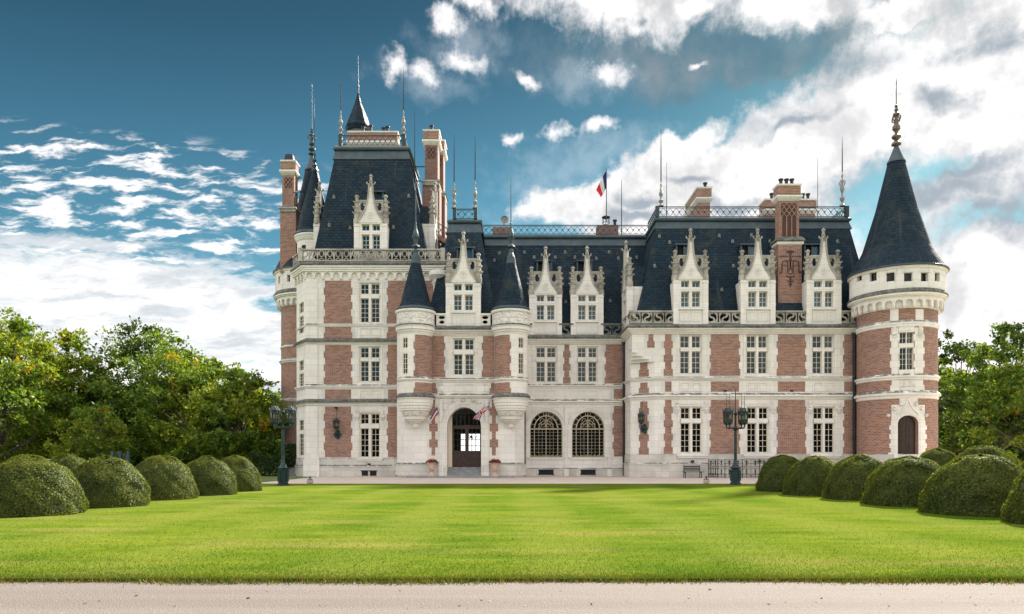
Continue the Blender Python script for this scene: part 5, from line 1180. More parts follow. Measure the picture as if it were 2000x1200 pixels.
# ---------------- round corner towers
def tower(cx, cy, r, ref, rows, apex, orn, tip, name_orn, front=True):
    """rows: photo rows of eaves, attic foot, ledge foot, corbel foot, then pairs for each string course"""
    z = lambda y: Z(y, ref); zx = lambda y: Z(y, cy); ea, af, lf, cf, strs, base = rows; f = Cyl(cx, cy, r, .11)
    R2 = r * 1.195
    holes = []
    if front:
        wx = [1757.6, 1769.6, 1771.4, 1783.6]; wx = [1757.6, 1769.8, 1771.6, 1783.6]; whole = win_hole(f, wx, (650, 669.5), (680.5, 721.5)); holes.append(whole)
        ua, ub = f.uz(1753.5, 850)[0], f.uz(1793.5, 850)[0]; zb, ztp, zs = f.uz(1773, 905)[1], f.uz(1773, 811.5)[1], f.uz(1773, 828)[1]
        dhole = (ua, ub, zb, ztp, .38, zs); holes.append(dhole)
    T = wall('tower', f, -math.pi * r, math.pi * r, 0, z(cf) + .05, holes, BRICK)
    for y0, y1, o in strs:
        za, zb_ = z(y1), z(y0); h = zb_ - za
        MB().lathe(cx, cy, [(r, za), (r + .06, za + .1 * h), (r + .06, za + .4 * h), (r + o, za + .46 * h), (r + o, za + .68 * h), (r, zb_)], n=64).build('string_course', STONE, T)
    MB().lathe(cx, cy, [(r + .12, 0), (r + .12, z(base[0])), (r + .03, z(base[0] - 3)), (r + .03, z(base[1])), (r, z(base[1] - 1))], n=64).build('plinth', PLINTH, T)
    # arcaded corbels, ledge, attic
    fc = Cyl(cx, cy, R2 - .30, .09); n = round(2 * math.pi * fc.R / .62); hcirc = math.pi * fc.R
    MB().lathe(cx, cy, [(r, z(cf)), (r + .10, z(cf - 2)), (R2 - .36, z(cf - 5)), (R2 - .30, z(lf + 2))], n=64).build('corbel_wall', STONE, T)
    corbel_table(fc, -hcirc, hcirc, z(cf), z(lf + 1.5), 2 * hcirc / n, .17, parent=T)
    MB().lathe(cx, cy, [(R2 - .2, z(lf + 2)), (R2 - .02, z(lf + 1.5)), (R2 + .02, z(lf)), (R2 + .10, z(lf - 1)), (R2 + .10, z(lf - 4)), (R2 - .1, z(lf - 4.2))], n=64).build('tower_cornice', STONE, T)
    MB().lathe(cx, cy, [(R2, z(lf - 4)), (R2 + .14, z(lf - 4.5)), (R2 + .14, z(lf - 6.5)), (R2 - .02, z(af))], n=64).build('lichen_ledge', LEDGE, T)
    fa = Cyl(cx, cy, R2 - .02, .1); slots = []
    if front:
        for xx in (1678, 1705, 1739, 1774, 1806, 1831):
            u, zc = fa.uz(xx, 541); slots.append((u - .26, u + .26, zc - .31, zc + .29, .28))
    else:
        for k in range(-3, 4): zc = z(547); slots.append((k * 1.25 - .17, k * 1.25 + .17, zc - .3, zc + .3, .28))
    A_ = wall('attic_wall', fa, -math.pi * fa.R, math.pi * fa.R, z(af) - .02, z(ea), slots, STONE, parent=T)
    gm, st = MB(), MB()
    for s in slots:
        MB().fbox(fa, s[0], s[1], s[2], s[3], -.30, -.24).build('attic_pane', GLASS, T)
        w = 2.0 if front else 1.25; st.fbox(fa, s[0] - .52, s[0] - .46, z(af) + .02, z(ea) - .02, -.02, .02); st.fbox(fa, s[0] - .10, s[1] + .10, s[3] + .05, s[3] + .11, -.02, .04)
    st.build('attic_panelling', STONE, T)
    e = z(ea); MB().lathe(cx, cy, [(R2 - .1, e - .06), (R2 + .05, e - .04), (R2 + .07, e + .06), (R2 + .14, e + .07), (R2 + .14, e + .13), (R2 - .1, e + .14)], n=64).build('eaves_moulding', STONE, T)
    ap = zx(apex); H_ = ap - e; s = H_ / 9.45
    pr = [(R2 + .16, e + .10), (R2 + .20, e + .16), (R2 + .03, e + .38), (R2 - .24, e + .82 * s), (R2 - .60, e + 1.4 * s), (R2 - .88, e + 1.95 * s), (R2 * .445, e + 4.8 * s), (.56, ap - 1.15 * s)]
    MB().lathe(cx, cy, pr, n=64).build('cone_roof', SLATE, T)
    MB().lathe(cx, cy, [(.64, ap - 1.25 * s), (.60, ap - 1.12 * s), (.55, ap - 1.10 * s), (.12, ap)], n=24).build('lead_cap', LEAD, T)
    MB().lathe(cx, cy, [(R2 + .10, e + .12), (R2 + .20, e + .13), (R2 + .20, e + .22), (R2 + .02, e + .30)], n=64).build('roof_gutter', LEAD, T)
    h = zx(orn) - ap; mb = MB()
    mb.lathe(cx, cy, [(.12, ap - .05), (.34, ap + .02 * h), (.30, ap + .07 * h), (.10, ap + .12 * h), (.32, ap + .20 * h), (.30, ap + .24 * h), (.09, ap + .29 * h), (.12, ap + .34 * h), (.27, ap + .40 * h), (.25, ap + .47 * h), (.14, ap + .52 * h), (.16, ap + .60 * h), (.10, ap + .70 * h), (.24, ap + .755 * h), (.20, ap + .79 * h), (.07, ap + .82 * h), (.15, ap + .88 * h), (.06, ap + .92 * h), (.14, ap + .97 * h), (.04, ap + h), (.03, zx(tip) - .6), (.04, zx(tip) - .5), (0, zx(tip))], n=12)
    for k in range(4):
        t = k * math.pi / 2 + .4; c, d = math.cos(t), math.sin(t)
        mb.path([(cx + c * (.14 + .22 * math.sin(qv)), cy + d * (.14 + .22 * math.sin(qv)), ap + h * (.66 + .07 * math.cos(qv))) for qv in np.linspace(-.6, 3.6, 9)], .045, n=4)
    mb.build('tower_finial', plain('tarnished_gilt', (.17, .13, .085), .5, .3, (.07, .06, .05), 6) if front else LEAD, T)
    if not front: return T
    # window surround, door surround and the white uprights
    window(f, wx, (650, 669.5), (680.5, 721.5), 2, 4, parent=T, cols=2, trim=False)
    def upright(x0, x1, y0, y1, teeth=True, mat=STONE, d=.018, nm='quoin_strip', band=13.5):
        n = max(1, round((y1 - y0) / band)); mb = MB(); xm = (x0 + x1) / 2
        for k in range(n):
            ya, yb = y0 + (y1 - y0) * k / n, y0 + (y1 - y0) * (k + 1) / n; e_ = (1.3 if k % 2 else -1.3) if teeth else 0
            ux, uy = f.uz(x0 - e_, 893)[0], f.uz(x1 + e_, 893)[0]; mb.fbox(f, ux, uy, f.uz(xm, yb)[1], f.uz(xm, ya)[1], -.04, d)
        return mb.build(nm, mat, T)
    upright(1738.5, 1755, 604, 627, False); upright(1788, 1803.5, 604, 627, False)
    upright(1739.5, 1756, 640, 731); upright(1785.4, 1804.2, 640, 731)
    mb = MB(); g2 = lambda x0, x1, y0, y1, d: mb.fbox(f, f.uz(x0, 893)[0], f.uz(x1, 893)[0], f.uz((x0 + x1) / 2, y1)[1], f.uz((x0 + x1) / 2, y0)[1], -.04, d)
    g2(1755.5, 1786, 638, 649.2, .019); g2(1755.5, 1786, 722.2, 731, .019); g2(1753, 1788, 644, 646, .07); mb.build('window_surround', STONE, T)
    for xx in (1747, 1797):
        mb = MB(); g2(xx - 3, xx + 3, 636, 652, .12); g2(xx - 4, xx + 4, 651, 655, .16); g2(xx - 2.5, xx + 2.5, 655, 660, .10)
        mb.build('window_bracket', CARVED, T)
    upright(1740, 1804, 742, 762.5, True, d=.02, nm='carved_panel_field'); mb = MB(); g2(1757, 1787, 744, 761, .04); g2(1766, 1777, 742, 763, .10); mb.build('carved_panel', CARVED, T)
    # door surround with its stepped head
    mb = MB(); n = 7
    for k in range(n):
        ya, yb = 822 + (884 - 822) * k / n, 822 + (884 - 822) * (k + 1) / n; e_ = 1.5 if k % 2 else -1.5
        g2(1738.5 - e_, 1753.4, ya, yb, .02); g2(1793.6, 1808.5 + e_, ya, yb, .02)
    g2(1735, 1753.4, 884, 905, .021); g2(1793.6, 1811, 884, 905, .021)
    g2(1741, 1753.4, 791, 822, .021); g2(1793.6, 1806, 791, 822, .021); g2(1757, 1792, 776, 791, .022)
    P_ = f.pt; pts = arch(ua, ub, zs, ztp); zt = f.uz(1773, 791)[1]
    for p_, q_ in zip(pts, pts[1:]): mb.poly([P_(*p_, .0215), P_(*q_, .0215), P_(q_[0], zt, .0215), P_(p_[0], zt, .0215)], [p_, q_, (q_[0], zt), (p_[0], zt)])
    mb.build('door_surround', STONE, T)
    mb = MB(); archivolt(mb, f, ua, ub, zs, ztp, f.uz(1773, 900)[1], [(.0, .10, -.02, .05), (.10, .22, -.02, .09)])
    c = (ua + ub) / 2
    for sx in (-1, 1): mb.ribbon(f, [(c + sx * (w * .0254 + .02), f.uz(1773, yy)[1]) for w, yy in ((34, 826), (30, 816), (20, 805), (9, 797), (3, 788), (0, 778))], .09, .0, .11)
    mb.build('door_moulding', STONE, T)
    for sx in (-1, 1):
        for w, yy in ((22, 799), (31, 811), (12, 789)): u = c + sx * w * .04; zz_ = f.uz(1773, yy)[1]; p_ = f.pt(u, zz_, .06); MB().lathe(p_[0], p_[1], [(0, zz_ - .16), (.12, zz_ - .08), (.15, zz_), (.10, zz_ + .1), (0, zz_ + .15)], n=8).build('carved_boss', CARVED, T)
    dm = MB(); um = (ua + ub) / 2
    for a_, b_ in ((ua, um - .01), (um + .01, ub)):
        dm.fbox(f, a_, b_, zb, ztp, -.40, -.34)
        for qa, qb in ((zb + .25, zb + .95), (zb + 1.08, zb + 1.85), (zb + 1.98, zs - .12)):
            dm.fbox(f, a_ + .12, b_ - .12, qa, qb, -.36, -.315); dm.fbox(f, a_ + .22, b_ - .22, qa + .1, qb - .1, -.33, -.295)
    dm.fbox(f, ua, ub, zs - .06, zs + .02, -.36, -.30); dm.fbox(f, um - .05, um + .05, zb, zs, -.36, -.29)
    d_ = dm.build('tower_door', WOODDARK, T); MB().fbox(f, um + .10, um + .14, zb + 1.05, zb + 1.25, -.31, -.24).build('door_handle', BLACKIRON, d_)
    return T
tower(28.2, 52.6, 2.635, 50.35, (527.5, 567, 580, 604, [(626.5, 640, .10), (730.5, 743, .16), (763, 779.5, .20)], (905, 888)), 285, 205, 150, '')
tower(-18.15, 65.0, 2.66, 62.6, (529.5, 566, 578, 597, [(672.5, 677, .08), (699, 708, .16), (777, 784, .16), (808, 816, .18)], (912, 895)), 303, 252, 160, '', front=False)
# stair turret between tower and pavilion
x, y = X(614, 61.5), 61.5; z = lambda py: Z(py, 60.2) if py > 440 else Z(py, 61.5)
stt = MB().lathe(x, y, [(1.42, z(560)), (1.42, z(469)), (1.5, z(467)), (1.62, z(460)), (1.66, z(459)), (1.66, z(456)), (1.4, z(455))], n=36).build('stair_turret', STONE, H)
MB().lathe(x, y, [(1.6, z(456)), (1.68, z(454)), (1.62, z(450)), (1.5, z(449))], n=36).build('roof_gutter', LEAD, stt)
MB().lathe(x, y, [(1.60, z(452)), (1.45, z(445)), (1.2, z(425)), (.28, z(345)), (.16, z(333))], n=36).build('cone_roof', SLATE, stt)
MB().lathe(x, y, [(.2, z(336)), (.26, z(333)), (.10, z(329)), (.22, z(324)), (.08, z(319)), (.20, z(314)), (.07, z(308)), (.12, z(302)), (.04, z(297)), (.03, z(230)), (0, z(190))], n=8).build('turret_finial', LEAD, stt)
MB().fbox(Cyl(x, y, 1.42), -.75, -.35, z(488), z(479), -.02, .012).build('slit_window', DARKGAP, stt)

# ---------------- pipes, vents and rear of the house
def pipe(px, Y, y0, y1, r=.085, mat=BLACKIRON):
    mb = MB(); xx = X(px, Y); mb.tube((xx, Y, Z(y1, Y)), (xx, Y, Z(y0, Y)), r, n=8)
    for k in range(1, 6): zc = Z(y1, Y) + (Z(y0, Y) - Z(y1, Y)) * k / 6; mb.tube((xx, Y, zc - .05), (xx, Y, zc + .05), r * 1.35, n=8)
    mb.tube((xx, Y, Z(y0, Y)), (xx, Y, Z(y0, Y) + .25), r, r * 1.9, 8)
    return mb.build('downpipe', mat, H)
pipe(1668.5, 53.62, 658, 897, .11); pipe(1218.5, 57.25, 675, 929, .10); pipe(1025.5, 57.2, 770, 930, .07, plain('rusty_pipe', (.20, .15, .12), .7, 0, (.12, .09, .08), 5))
for px, py, f in ((1416, 764, fW), (1546, 764, fW), (1352, 901.5, fW), (1483, 901.5, fW), (657, 797, fL), (721, 907, fL)):
    u, zz_ = f.uz(px, py); MB().fbox(f, u - .12, u + .12, zz_ - .06, zz_ + .07, .0, .10 if py > 890 else .06).build('wall_vent', DARKGAP, H)
hook = None
for (px, py, y0, z0, y1, z1) in [(px, py, 54.45, 12.3, 57.0, 20.25) for px, py in ((1288, 462), (1308, 474), (1405, 461), (1431, 472), (1279, 520), (1309, 522), (1433, 520), (1410, 566), (1468, 460), (1504, 472), (1607, 459), (1636, 472))] + \
        [(px, py, 58.1, 11.6, 60.7, 20.0) for px, py in ((975, 495), (965, 509), (1024, 493), (1104, 493), (1190, 493), (1208, 505), (1244, 503), (1085, 503), (1043, 503), (1123, 503), (1165, 505), (1105, 590), (1192, 588))] + \
        [(px, py, 57.0, 17.5, 59.3, 26.85) for px, py in ((652, 385), (798, 383), (643, 440), (684, 445), (768, 444))]:
    t = None                                              # where the ray from the eye meets the roof slope
    k = (y1 - y0) / (z1 - z0); s_ = (893 - py) / F; Yh = (y0 + k * (EYE - z0)) / (1 - k * s_)
    mb_o = (X(px, Yh), Yh, Z(py, Yh))
    if hook is None:
        mb = MB(); mb.poly([(-.13, -.02, -.16), (.13, -.02, -.16), (0, -.16, .14)]); mb.poly([(-.13, -.02, -.16), (0, -.16, .14), (-.10, .05, .14)]); mb.poly([(.13, -.02, -.16), (.10, .05, .14), (0, -.16, .14)]); mb.poly([(-.13, -.02, -.16), (-.13, .05, -.45), (.13, .05, -.45), (.13, -.02, -.16)])
        hook = mb.build('roof_vent', PALELEAD, H, inv=False); hook.matrix_parent_inverse = wmat(H).inverted(); o = hook
    else:
        o = hook.copy(); col.objects.link(o)
    o.location = mb_o
for q in ((-17.3, -5.7, 65.9, 66.2, 0, 17.4), (-5.6, 27.6, 66.9, 67.2, 0, 12.2), (27.4, 27.7, YF + 2, 67, 0, 12.2)): MB().box(*q).build('wall', STONE, H)

# ================================================================== lamps, flags, urns, bench and railings
def lantern_parts(parent, x, y, z, h=.92, r=.26, spikes=True, mat=VERDI):
    m = MB(); n = 6
    for k in range(n):
        t = k * 2 * math.pi / n + .3; c, s = math.cos(t), math.sin(t)
        m.tube((x + c * r * .82, y + s * r * .82, z), (x + c * r, y + s * r, z + h * .78), .022, n=4)
        for q in (.2, .36, .62): pass
        m.path([(x + c * r, y + s * r, z + h * .78), (x + c * r * 1.3, y + s * r * 1.3, z + h * .90), (x + c * r * 1.18, y + s * r * 1.18, z + h * 1.08)], .02, .008, 4)
    for zz, rr in ((.06, .84), (.22, .89), (.60, .97), (.76, 1.0)):
        m.lathe(x, y, [(r * rr - .02, z + h * zz - .03), (r * rr + .025, z + h * zz - .02), (r * rr + .025, z + h * zz + .02), (r * rr - .02, z + h * zz + .03)], n=6, smooth=False)
    for k in range(18):                                  # pierced galleries
        t = k * 2 * math.pi / 18; c, s = math.cos(t), math.sin(t)
        m.tube((x + c * r * .85, y + s * r * .85, z + h * .06), (x + c * r * .9, y + s * r * .9, z + h * .22), .012, n=3)
        m.tube((x + c * r * .98, y + s * r * .98, z + h * .62), (x + c * r, y + s * r, z + h * .76), .012, n=3)
    m.lathe(x, y, [(.04, z - .22), (.05, z - .1), (.14, z - .04), (r * .86, z), (r * .8, z + .05)], n=6, smooth=False)
    m.lathe(x, y, [(r * 1.08, z + h * .78), (r * 1.06, z + h * .82), (r * .75, z + h * .92), (.10, z + h * .99), (.07, z + h * 1.05), (.03, z + h * 1.08)], n=6, smooth=False)
    if spikes: m.tube((x, y, z + h * 1.05), (x, y, z + h * 2.02), .017, .008, 4)
    o = m.build('lantern', mat, parent, inv=False)
    MB().lathe(x, y, [(r * .80, z + .08), (r * .93, z + h * .72)], n=6, smooth=False).build('lantern_glass', LAMPGLASS, o, inv=False)
    MB().lathe(x, y, [(0, z + .08), (.035, z + .08), (.035, z + .5), (0, z + .5)], n=8).build('candle_tube', CREAM, o, inv=False)
    return o
def lamp_post(label, x, y, rz):
    t = thing('lamp_post', label, 'lamp post', (x, y, .03), rz, 'tall lamp posts on the lawn edge')
    MB().lathe(0, 0, [(.33, 0), (.33, .07), (.28, .09), (.28, .14), (.255, .16), (.24, .86), (.26, .88), (.31, .92), (.30, .96), (.12, .97)], n=8, smooth=False).build('pedestal', VERDI, t, inv=False)
    m = MB()
    for k in range(8):
        a = (k + .5) * math.pi / 4; c, s = math.cos(a), math.sin(a); m.box(c * .25 - .03, c * .25 + .03, s * .25 - .03, s * .25 + .03, .20, .82)
    m.build('pedestal_rib', VERDI, t, inv=False)
    MB().lathe(0, 0, [(.24, .955), (.21, .99), (.13, 1.12), (.10, 1.28), (.085, 1.34), (.085, 1.7), (.078, 2.95), (.11, 2.98), (.15, 3.03), (.16, 3.09), (.10, 3.13), (.055, 3.2), (.05, 3.7), (.05, 3.78), (.10, 3.84), (.10, 3.90), (.045, 3.96), (.03, 4.1), (.02, 5.2), (0, 5.3)], n=12).build('column', VERDI, t, inv=False)
    for k in range(4):
        a = R_((24, 156, 204, 336)[k]); r_ = .47; c, s = math.cos(a), math.sin(a)
        MB().path([(c * .05, s * .05, 3.06), (c * .22, s * .22, 3.10), (c * r_ * .9, s * r_ * .9, 3.08), (c * r_, s * r_, 3.14), (c * r_, s * r_, 3.2)], .045, .04, 6).build('arm', VERDI, t, inv=False)
        lantern_parts(t, c * r_, s * r_, 3.36, .80, .185, mat=IRON)
    return t
l1 = lamp_post('blue green lamp post with four caged lanterns, left of the lawn by the dome bushes', X(553, 38), 38.0, 0)
l2 = copy_tree(l1); l2.location = (X(1436.5, 39.2), 39.2, .03); l2.rotation_euler = (0, 0, .12); l2['label'] = 'blue green lamp post with four caged lanterns, in front of the right wing windows'

def wall_lantern(label, f, px, pz, off=.45):
    u, z0 = f.uz(px, pz); p = f.pt(u, 0, 0); a = math.atan2(f.T.y, f.T.x)
    t = thing('wall_lantern', label, 'wall lantern', (p[0], p[1], z0), a, 'bracket lanterns on the facade')
    m = MB(); fl = Flat(0, 0)
    m.prism(fl, [(.34 * math.cos(q) * (.8 + .2 * math.cos(6 * q)), -1.0 + .40 * math.sin(q) * (.85 + .15 * math.cos(5 * q))) for q in np.linspace(0, 2 * math.pi, 25)[:-1]], .0, .07)
    m.build('bracket_plate', VERDI, t, inv=False)
    m = MB(); m.path([(0, -.06, -1.0), (0, -off * .6, -1.12), (0, -off, -.98), (0, -off, -.72)], .05, .04, 6); m.build('bracket', VERDI, t, inv=False)
    lantern_parts(t, 0, -off, -.55, .75, .24, spikes=False)
    MB().tube((0, -off, .25), (0, -off * .3, 1.15), .02, n=5).build('chain', BLACKIRON, t, inv=False)
    return t
wall_lantern('dark lantern on a round bracket against the brick panel left of the entrance', fL, 659.5, 824)
wl2 = wall_lantern('dark lantern with shield bracket on the slanted brick corner of the right wing', fC, 1258, 812, .62)

def cloth(name, pts_fn, nu, nv, mat, parent):
    v = [pts_fn(i / nu, j / nv) for j in range(nv + 1) for i in range(nu + 1)]; fc = []; uv = []
    mb = MB()
    for j in range(nv):
        for i in range(nu):
            q = [(i, j), (i + 1, j), (i + 1, j + 1), (i, j + 1)]
            mb.poly([v[b * (nu + 1) + a] for a, b in q], [(a / nu, b / nv) for a, b in q], True)
    return mb.build(name, mat, parent, inv=False)
def flag_mat(name, kind):
    m, g, b = new_mat(name); uv = uvs(g); sp = g.n('ShaderNodeSeparateXYZ'); g.set(sp.inputs[0], uv); u, v = sp.outputs[0], sp.outputs[1]
    BL, RD, WH = (.007, .014, .10), (.48, .008, .014), (.60, .59, .59)
    if kind == 'tri':
        c = g.mix(g.math('GREATER_THAN', u, .335), BL, WH); c = g.mix(g.math('GREATER_THAN', u, .667), c, RD)
    else:
        ab = lambda x: g.math('ABSOLUTE', x); a = g.math('SUBTRACT', u, .5); d = g.math('SUBTRACT', v, .5)
        d1 = ab(g.math('SUBTRACT', a, d)); d2 = ab(g.math('ADD', a, d)); dd = g.math('MINIMUM', d1, d2); cr = g.math('MINIMUM', ab(g.math('MULTIPLY', a, 1.7)), ab(d))
        c = g.mix(g.math('LESS_THAN', dd, .105), BL, WH); c = g.mix(g.math('LESS_THAN', dd, .042), c, RD)
        c = g.mix(g.math('LESS_THAN', cr, .135), c, WH); c = g.mix(g.math('LESS_THAN', cr, .08), c, RD)
    g.set(b.inputs['Base Color'], c); b.inputs['Roughness'].default_value = .8; return m
TRI, UNION = flag_mat('tricolour_cloth', 'tri'), flag_mat('union_cloth', 'union')
# flag on the roof
Yf = 62.4; xf = X(1184.5, Yf); zt, zb_ = Z(331, Yf), Z(428, Yf); k = Yf / F
t = thing('roof_flag', 'blue white red striped flag drooping from a pole on the roof', 'flag', (xf, Yf, zb_))
MB().tube((0, 0, -.2), (0, 0, zt - zb_), .045, .03, 8).lathe(0, 0, [(0, zt - zb_ - .02), (.06, zt - zb_ + .03), (0, zt - zb_ + .1)], n=8).build('flagpole', BLACKIRON, t, inv=False)
def fl1(u, v):      # hoist u=0 on the pole, fly drooping to the left
    top = (0 - 20 * u ** .9, 2 + 38 * u ** 1.05); bot = (0 - 8 * u - 3 * u * u, 35 + 20 * u)
    x = top[0] + (bot[0] - top[0]) * v; y = top[1] + (bot[1] - top[1]) * v
    return (x * k, .10 * math.sin(9 * u + 3 * v) * u + .03, (zt - zb_) - y * k)
cloth('flag_cloth', fl1, 14, 10, TRI, t)
# flags beside the door
Yf = 52.9; k = Yf / F
t = thing('door_flag', 'blue white red striped flag hanging left of the entrance arch', 'flag', (X(853.5, Yf), Yf, Z(794, Yf)))
MB().tube((.03, .85, -.55), (-.02, -.02, .12), .022, .016, 6).build('flagpole', BLACKIRON, t, inv=False)
def fl2(u, v):
    a = (0 - 13.5 * v, 3 + 21 * v); b = (1.3 - 9 * v - 3 * v * v, 13 + 19 * v)
    return ((a[0] + (b[0] - a[0]) * u) * k, .07 * math.sin(5 * v + 6 * u) - .02, -(a[1] + (b[1] - a[1]) * u) * k)
cloth('flag_cloth', fl2, 8, 12, TRI, t)
t = thing('door_flag', 'union flag with crossed red and white bands, right of the entrance arch', 'flag', (X(955, Yf), Yf, Z(788, Yf)))
MB().tube((-.02, .8, -.5), (.02, -.02, .14), .022, .016, 6).build('flagpole', BLACKIRON, t, inv=False)
def fl3(u, v):
    pts = ((0, 4, 0, 14), (-9, 8, -6, 15), (-18, 14, -14, 22), (-25, 21, -18, 32), (-31, 30, -20, 33)); s = min(3.999, u * 4); i = int(s); r = s - i
    p = [pts[i][q] + (pts[i + 1][q] - pts[i][q]) * r for q in range(4)]
    return ((p[0] + (p[2] - p[0]) * v) * k, .08 * math.sin(7 * u + 4 * v) - .02, -(p[1] + (p[3] - p[1]) * v) * k)
cloth('flag_cloth', fl3, 16, 10, UNION, t)

def leafdome(n, r, h, z0=0.0):
    t = rng.uniform(0, 2 * math.pi, n); q = np.sqrt(rng.uniform(0, 1, n)); return np.stack([r * q * np.cos(t), r * q * np.sin(t), z0 + h * np.sqrt(np.maximum(0, 1 - q * q)) * rng.uniform(.3, 1, n)], 1)
PETAL = leaf_mat('red_petal', (.42, .02, .03), (.55, .05, .07), (.62, .20, .22), .15, 9)
def urn(label, px):
    t = thing('flower_urn', label, 'flower urn', (X(px, 53.0), 53.05, .13), 0, 'terracotta urns beside the entrance')
    MB().lathe(0, 0, [(.0, 0), (.25, 0), (.25, .08), (.17, .11), (.11, .17), (.09, .32), (.14, .38), (.16, .42)], n=20).build('urn_foot', TERRA, t, inv=False)
    MB().lathe(0, 0, [(.12, .41), (.20, .46), (.235, .60), (.26, .90), (.31, .94), (.31, .99), (.25, 1.0), (.22, .93)], n=20).build('urn_bowl', TERRA, t, inv=False)
    leaves('foliage', leafdome(420, .46, .24, .98), rng.uniform(.035, .07, 420), HEDGE, t, inv=False); leaves('red_flowers', leafdome(190, .44, .34, .99), rng.uniform(.035, .06, 190), PETAL, t, inv=False)
    return t
u1 = urn('terracotta pedestal urn of red flowers left of the entrance steps', 843.5)
u2 = copy_tree(u1); u2.location.x = X(966.5, 53.0); u2.rotation_euler.z = 2.2; u2['label'] = 'terracotta pedestal urn of red flowers right of the entrance steps'

def bench(label, x, y, w=1.45):
    t = thing('bench', label, 'bench', (x, y, 0))
    for k in range(4): MB().box(-w / 2, w / 2, -.48 + k * .125, -.38 + k * .125, .43, .465).build('seat_slat', BLACKIRON, t, inv=False)
    for k in range(3): MB().box(-w / 2 + .12, w / 2 - .12, .05 + k * .02, .085 + k * .02, .54 + k * .125, .63 + k * .125).build('back_slat', BLACKIRON, t, inv=False)
    for sx in (-1, 1):
        m = MB(); x_ = sx * (w / 2 - .14); m.path([(x_, -.46, 0), (x_, -.42, .25), (x_, -.38, .43)], .035, n=6); m.path([(x_, .08, 0), (x_, .02, .3), (x_, .03, .5), (x_, .10, .92)], .032, n=6); m.tube((x_, -.46, .41), (x_, .06, .41), .03, n=6)
        m.build('leg', BLACKIRON, t, inv=False)
    return t
bench('black slatted bench against the plinth of the right wing', X(1351.5, 53.0), 53.0)

def iron_fence(label, pts, h, name='iron_railing', unit=.62, group=None):
    t = thing(name, label, 'railing', (*pts[0], 0)); ox, oy = pts[0]
    for a, b in zip(pts, pts[1:]):
        a, b = Vector(a) - Vector((ox, oy)), Vector(b) - Vector((ox, oy)); L = (b - a).length; n = max(1, round(L / unit)); d = (b - a) / L
        f = Flat(a.x, a.y, math.atan2(d.y, d.x)); pn = MB()
        for z in (.10, h * .62, h): MB().fbox(f, 0, L, z - .02, z + .02, -.02, .02).build('rail', BLACKIRON, t, inv=False)
        for k in range(n):
            u, w = L * k / n, L / n; c = u + w / 2
            if k % 2 == 0: p = f.pt(u, 0, 0); MB().tube((p[0], p[1], 0), (p[0], p[1], h + .08), .028, n=6).build('post', BLACKIRON, t, inv=False)
            for uu in (u, c): pn.fbox(f, uu - .013, uu + .013, 0.02, h, -.013, .013)
            for zz, r in ((h * .81, h * .13), ):
                for sx in (-1, 1): pn.ribbon(f, [(c + sx * (.03 + r * .55 * (1 - math.cos(q))), zz + r * math.sin(q) * .9) for q in np.linspace(-1.3, 2.3, 9)], .03, -.012, .012)
            pn.prism(f, [(c - .07, h * .93), (c, h * .86), (c + .07, h * .93), (c, h * .975)], -.012, .02)
            for sx in (-1, 1):
                pn.ribbon(f, [(c + sx * (w * .24 - w * .20 * math.cos(q)), h * .36 + h * .20 * math.sin(q)) for q in np.linspace(-2.6, 2.6, 13)], .03, -.012, .012)
                pn.ribbon(f, [(c + sx * w * .45 * (1 - math.cos(q)) * .5, h * .12 + h * .12 * math.sin(q)) for q in np.linspace(0, math.pi, 9)], .026, -.012, .012)
        pn.build('scrollwork', BLACKIRON, t, inv=False)
    return t
yf = 52.2; iron_fence('black wrought iron scrollwork railing under the middle window of the right wing', [(X(1384, 53.6), 53.6), (X(1402, 52.35), 52.35), (X(1416, yf), yf), (X(1585, yf), yf), (X(1585, yf) + .3, 53.6)], 1.33)
iron_fence('low black iron railing in front of the round tower door', [(X(1737, 49.4), 49.4), (X(1800, 49.1), 49.1)], 1.36, unit=.5)

def ball(label, px, y):
    t = thing('stone_ball', label, 'stone ball', (X(px, y), y, -.004), 0, 'stone balls on the gravel edge')
    MB().lathe(0, 0, [(.10, 0), (.17, .03), (.195, .12), (.18, .20), (.13, .27), (.06, .30), (0, .31)], n=20).build('ball', OLDST, t, inv=False)
    MB().lathe(0, 0, [(.05, .29), (.04, .33), (.07, .36), (.06, .41), (0, .43)], n=10).build('knob', BLACKIRON, t, inv=False); return t
b1 = ball('squat stone ball with a dark knob right of the left lamp post', 605.5, 41.5)
b2 = copy_tree(b1); b2.location = (X(1379.5, 41.9), 41.9, -.004); b2['label'] = 'squat stone ball with a dark knob left of the right lamp post'
st = thing('garden_steps', 'grey stone steps at the left foot of the tall pavilion', 'steps', (X(578, 58.5), 58.5, 0))
for k in range(4): MB().box(-1.15, 1.0, -.9 + .32 * k, 1.6, .17 * k - .06, .17 * (k + 1)).build('step', CONCRETE, st, inv=False)
# pale car glimpsed between the bushes
cart = thing('parked_car', 'white car glimpsed through the gap between two dome bushes', 'car', (X(96, 45), 45.5, 0), .1)
f = Flat(0, 0); m = MB(); prof = [(-2.1, .35), (-2.12, .75), (-1.75, .88), (-1.1, .95), (-.55, 1.40), (.75, 1.43), (1.45, 1.0), (2.0, .93), (2.1, .7), (2.08, .35)]
m.prism(f, prof[::-1], -1.6, 0); m.poly([(x, 1.6, z) for x, z in prof]); m.build('body', CURTAIN, cart, inv=False)
MB().prism(f, [(-1.0, .97), (-.52, 1.35), (.70, 1.38), (1.3, 1.0)][::-1], -.01, .012).build('side_window', GLASS, cart, inv=False)
for x in (-1.35, 1.3):
    for y in (.0, 1.45): MB().tube((x, y - .02, .33), (x, y + .2, .33), .33, n=20, smooth=False).build('wheel', BLACKIRON, cart, inv=False)
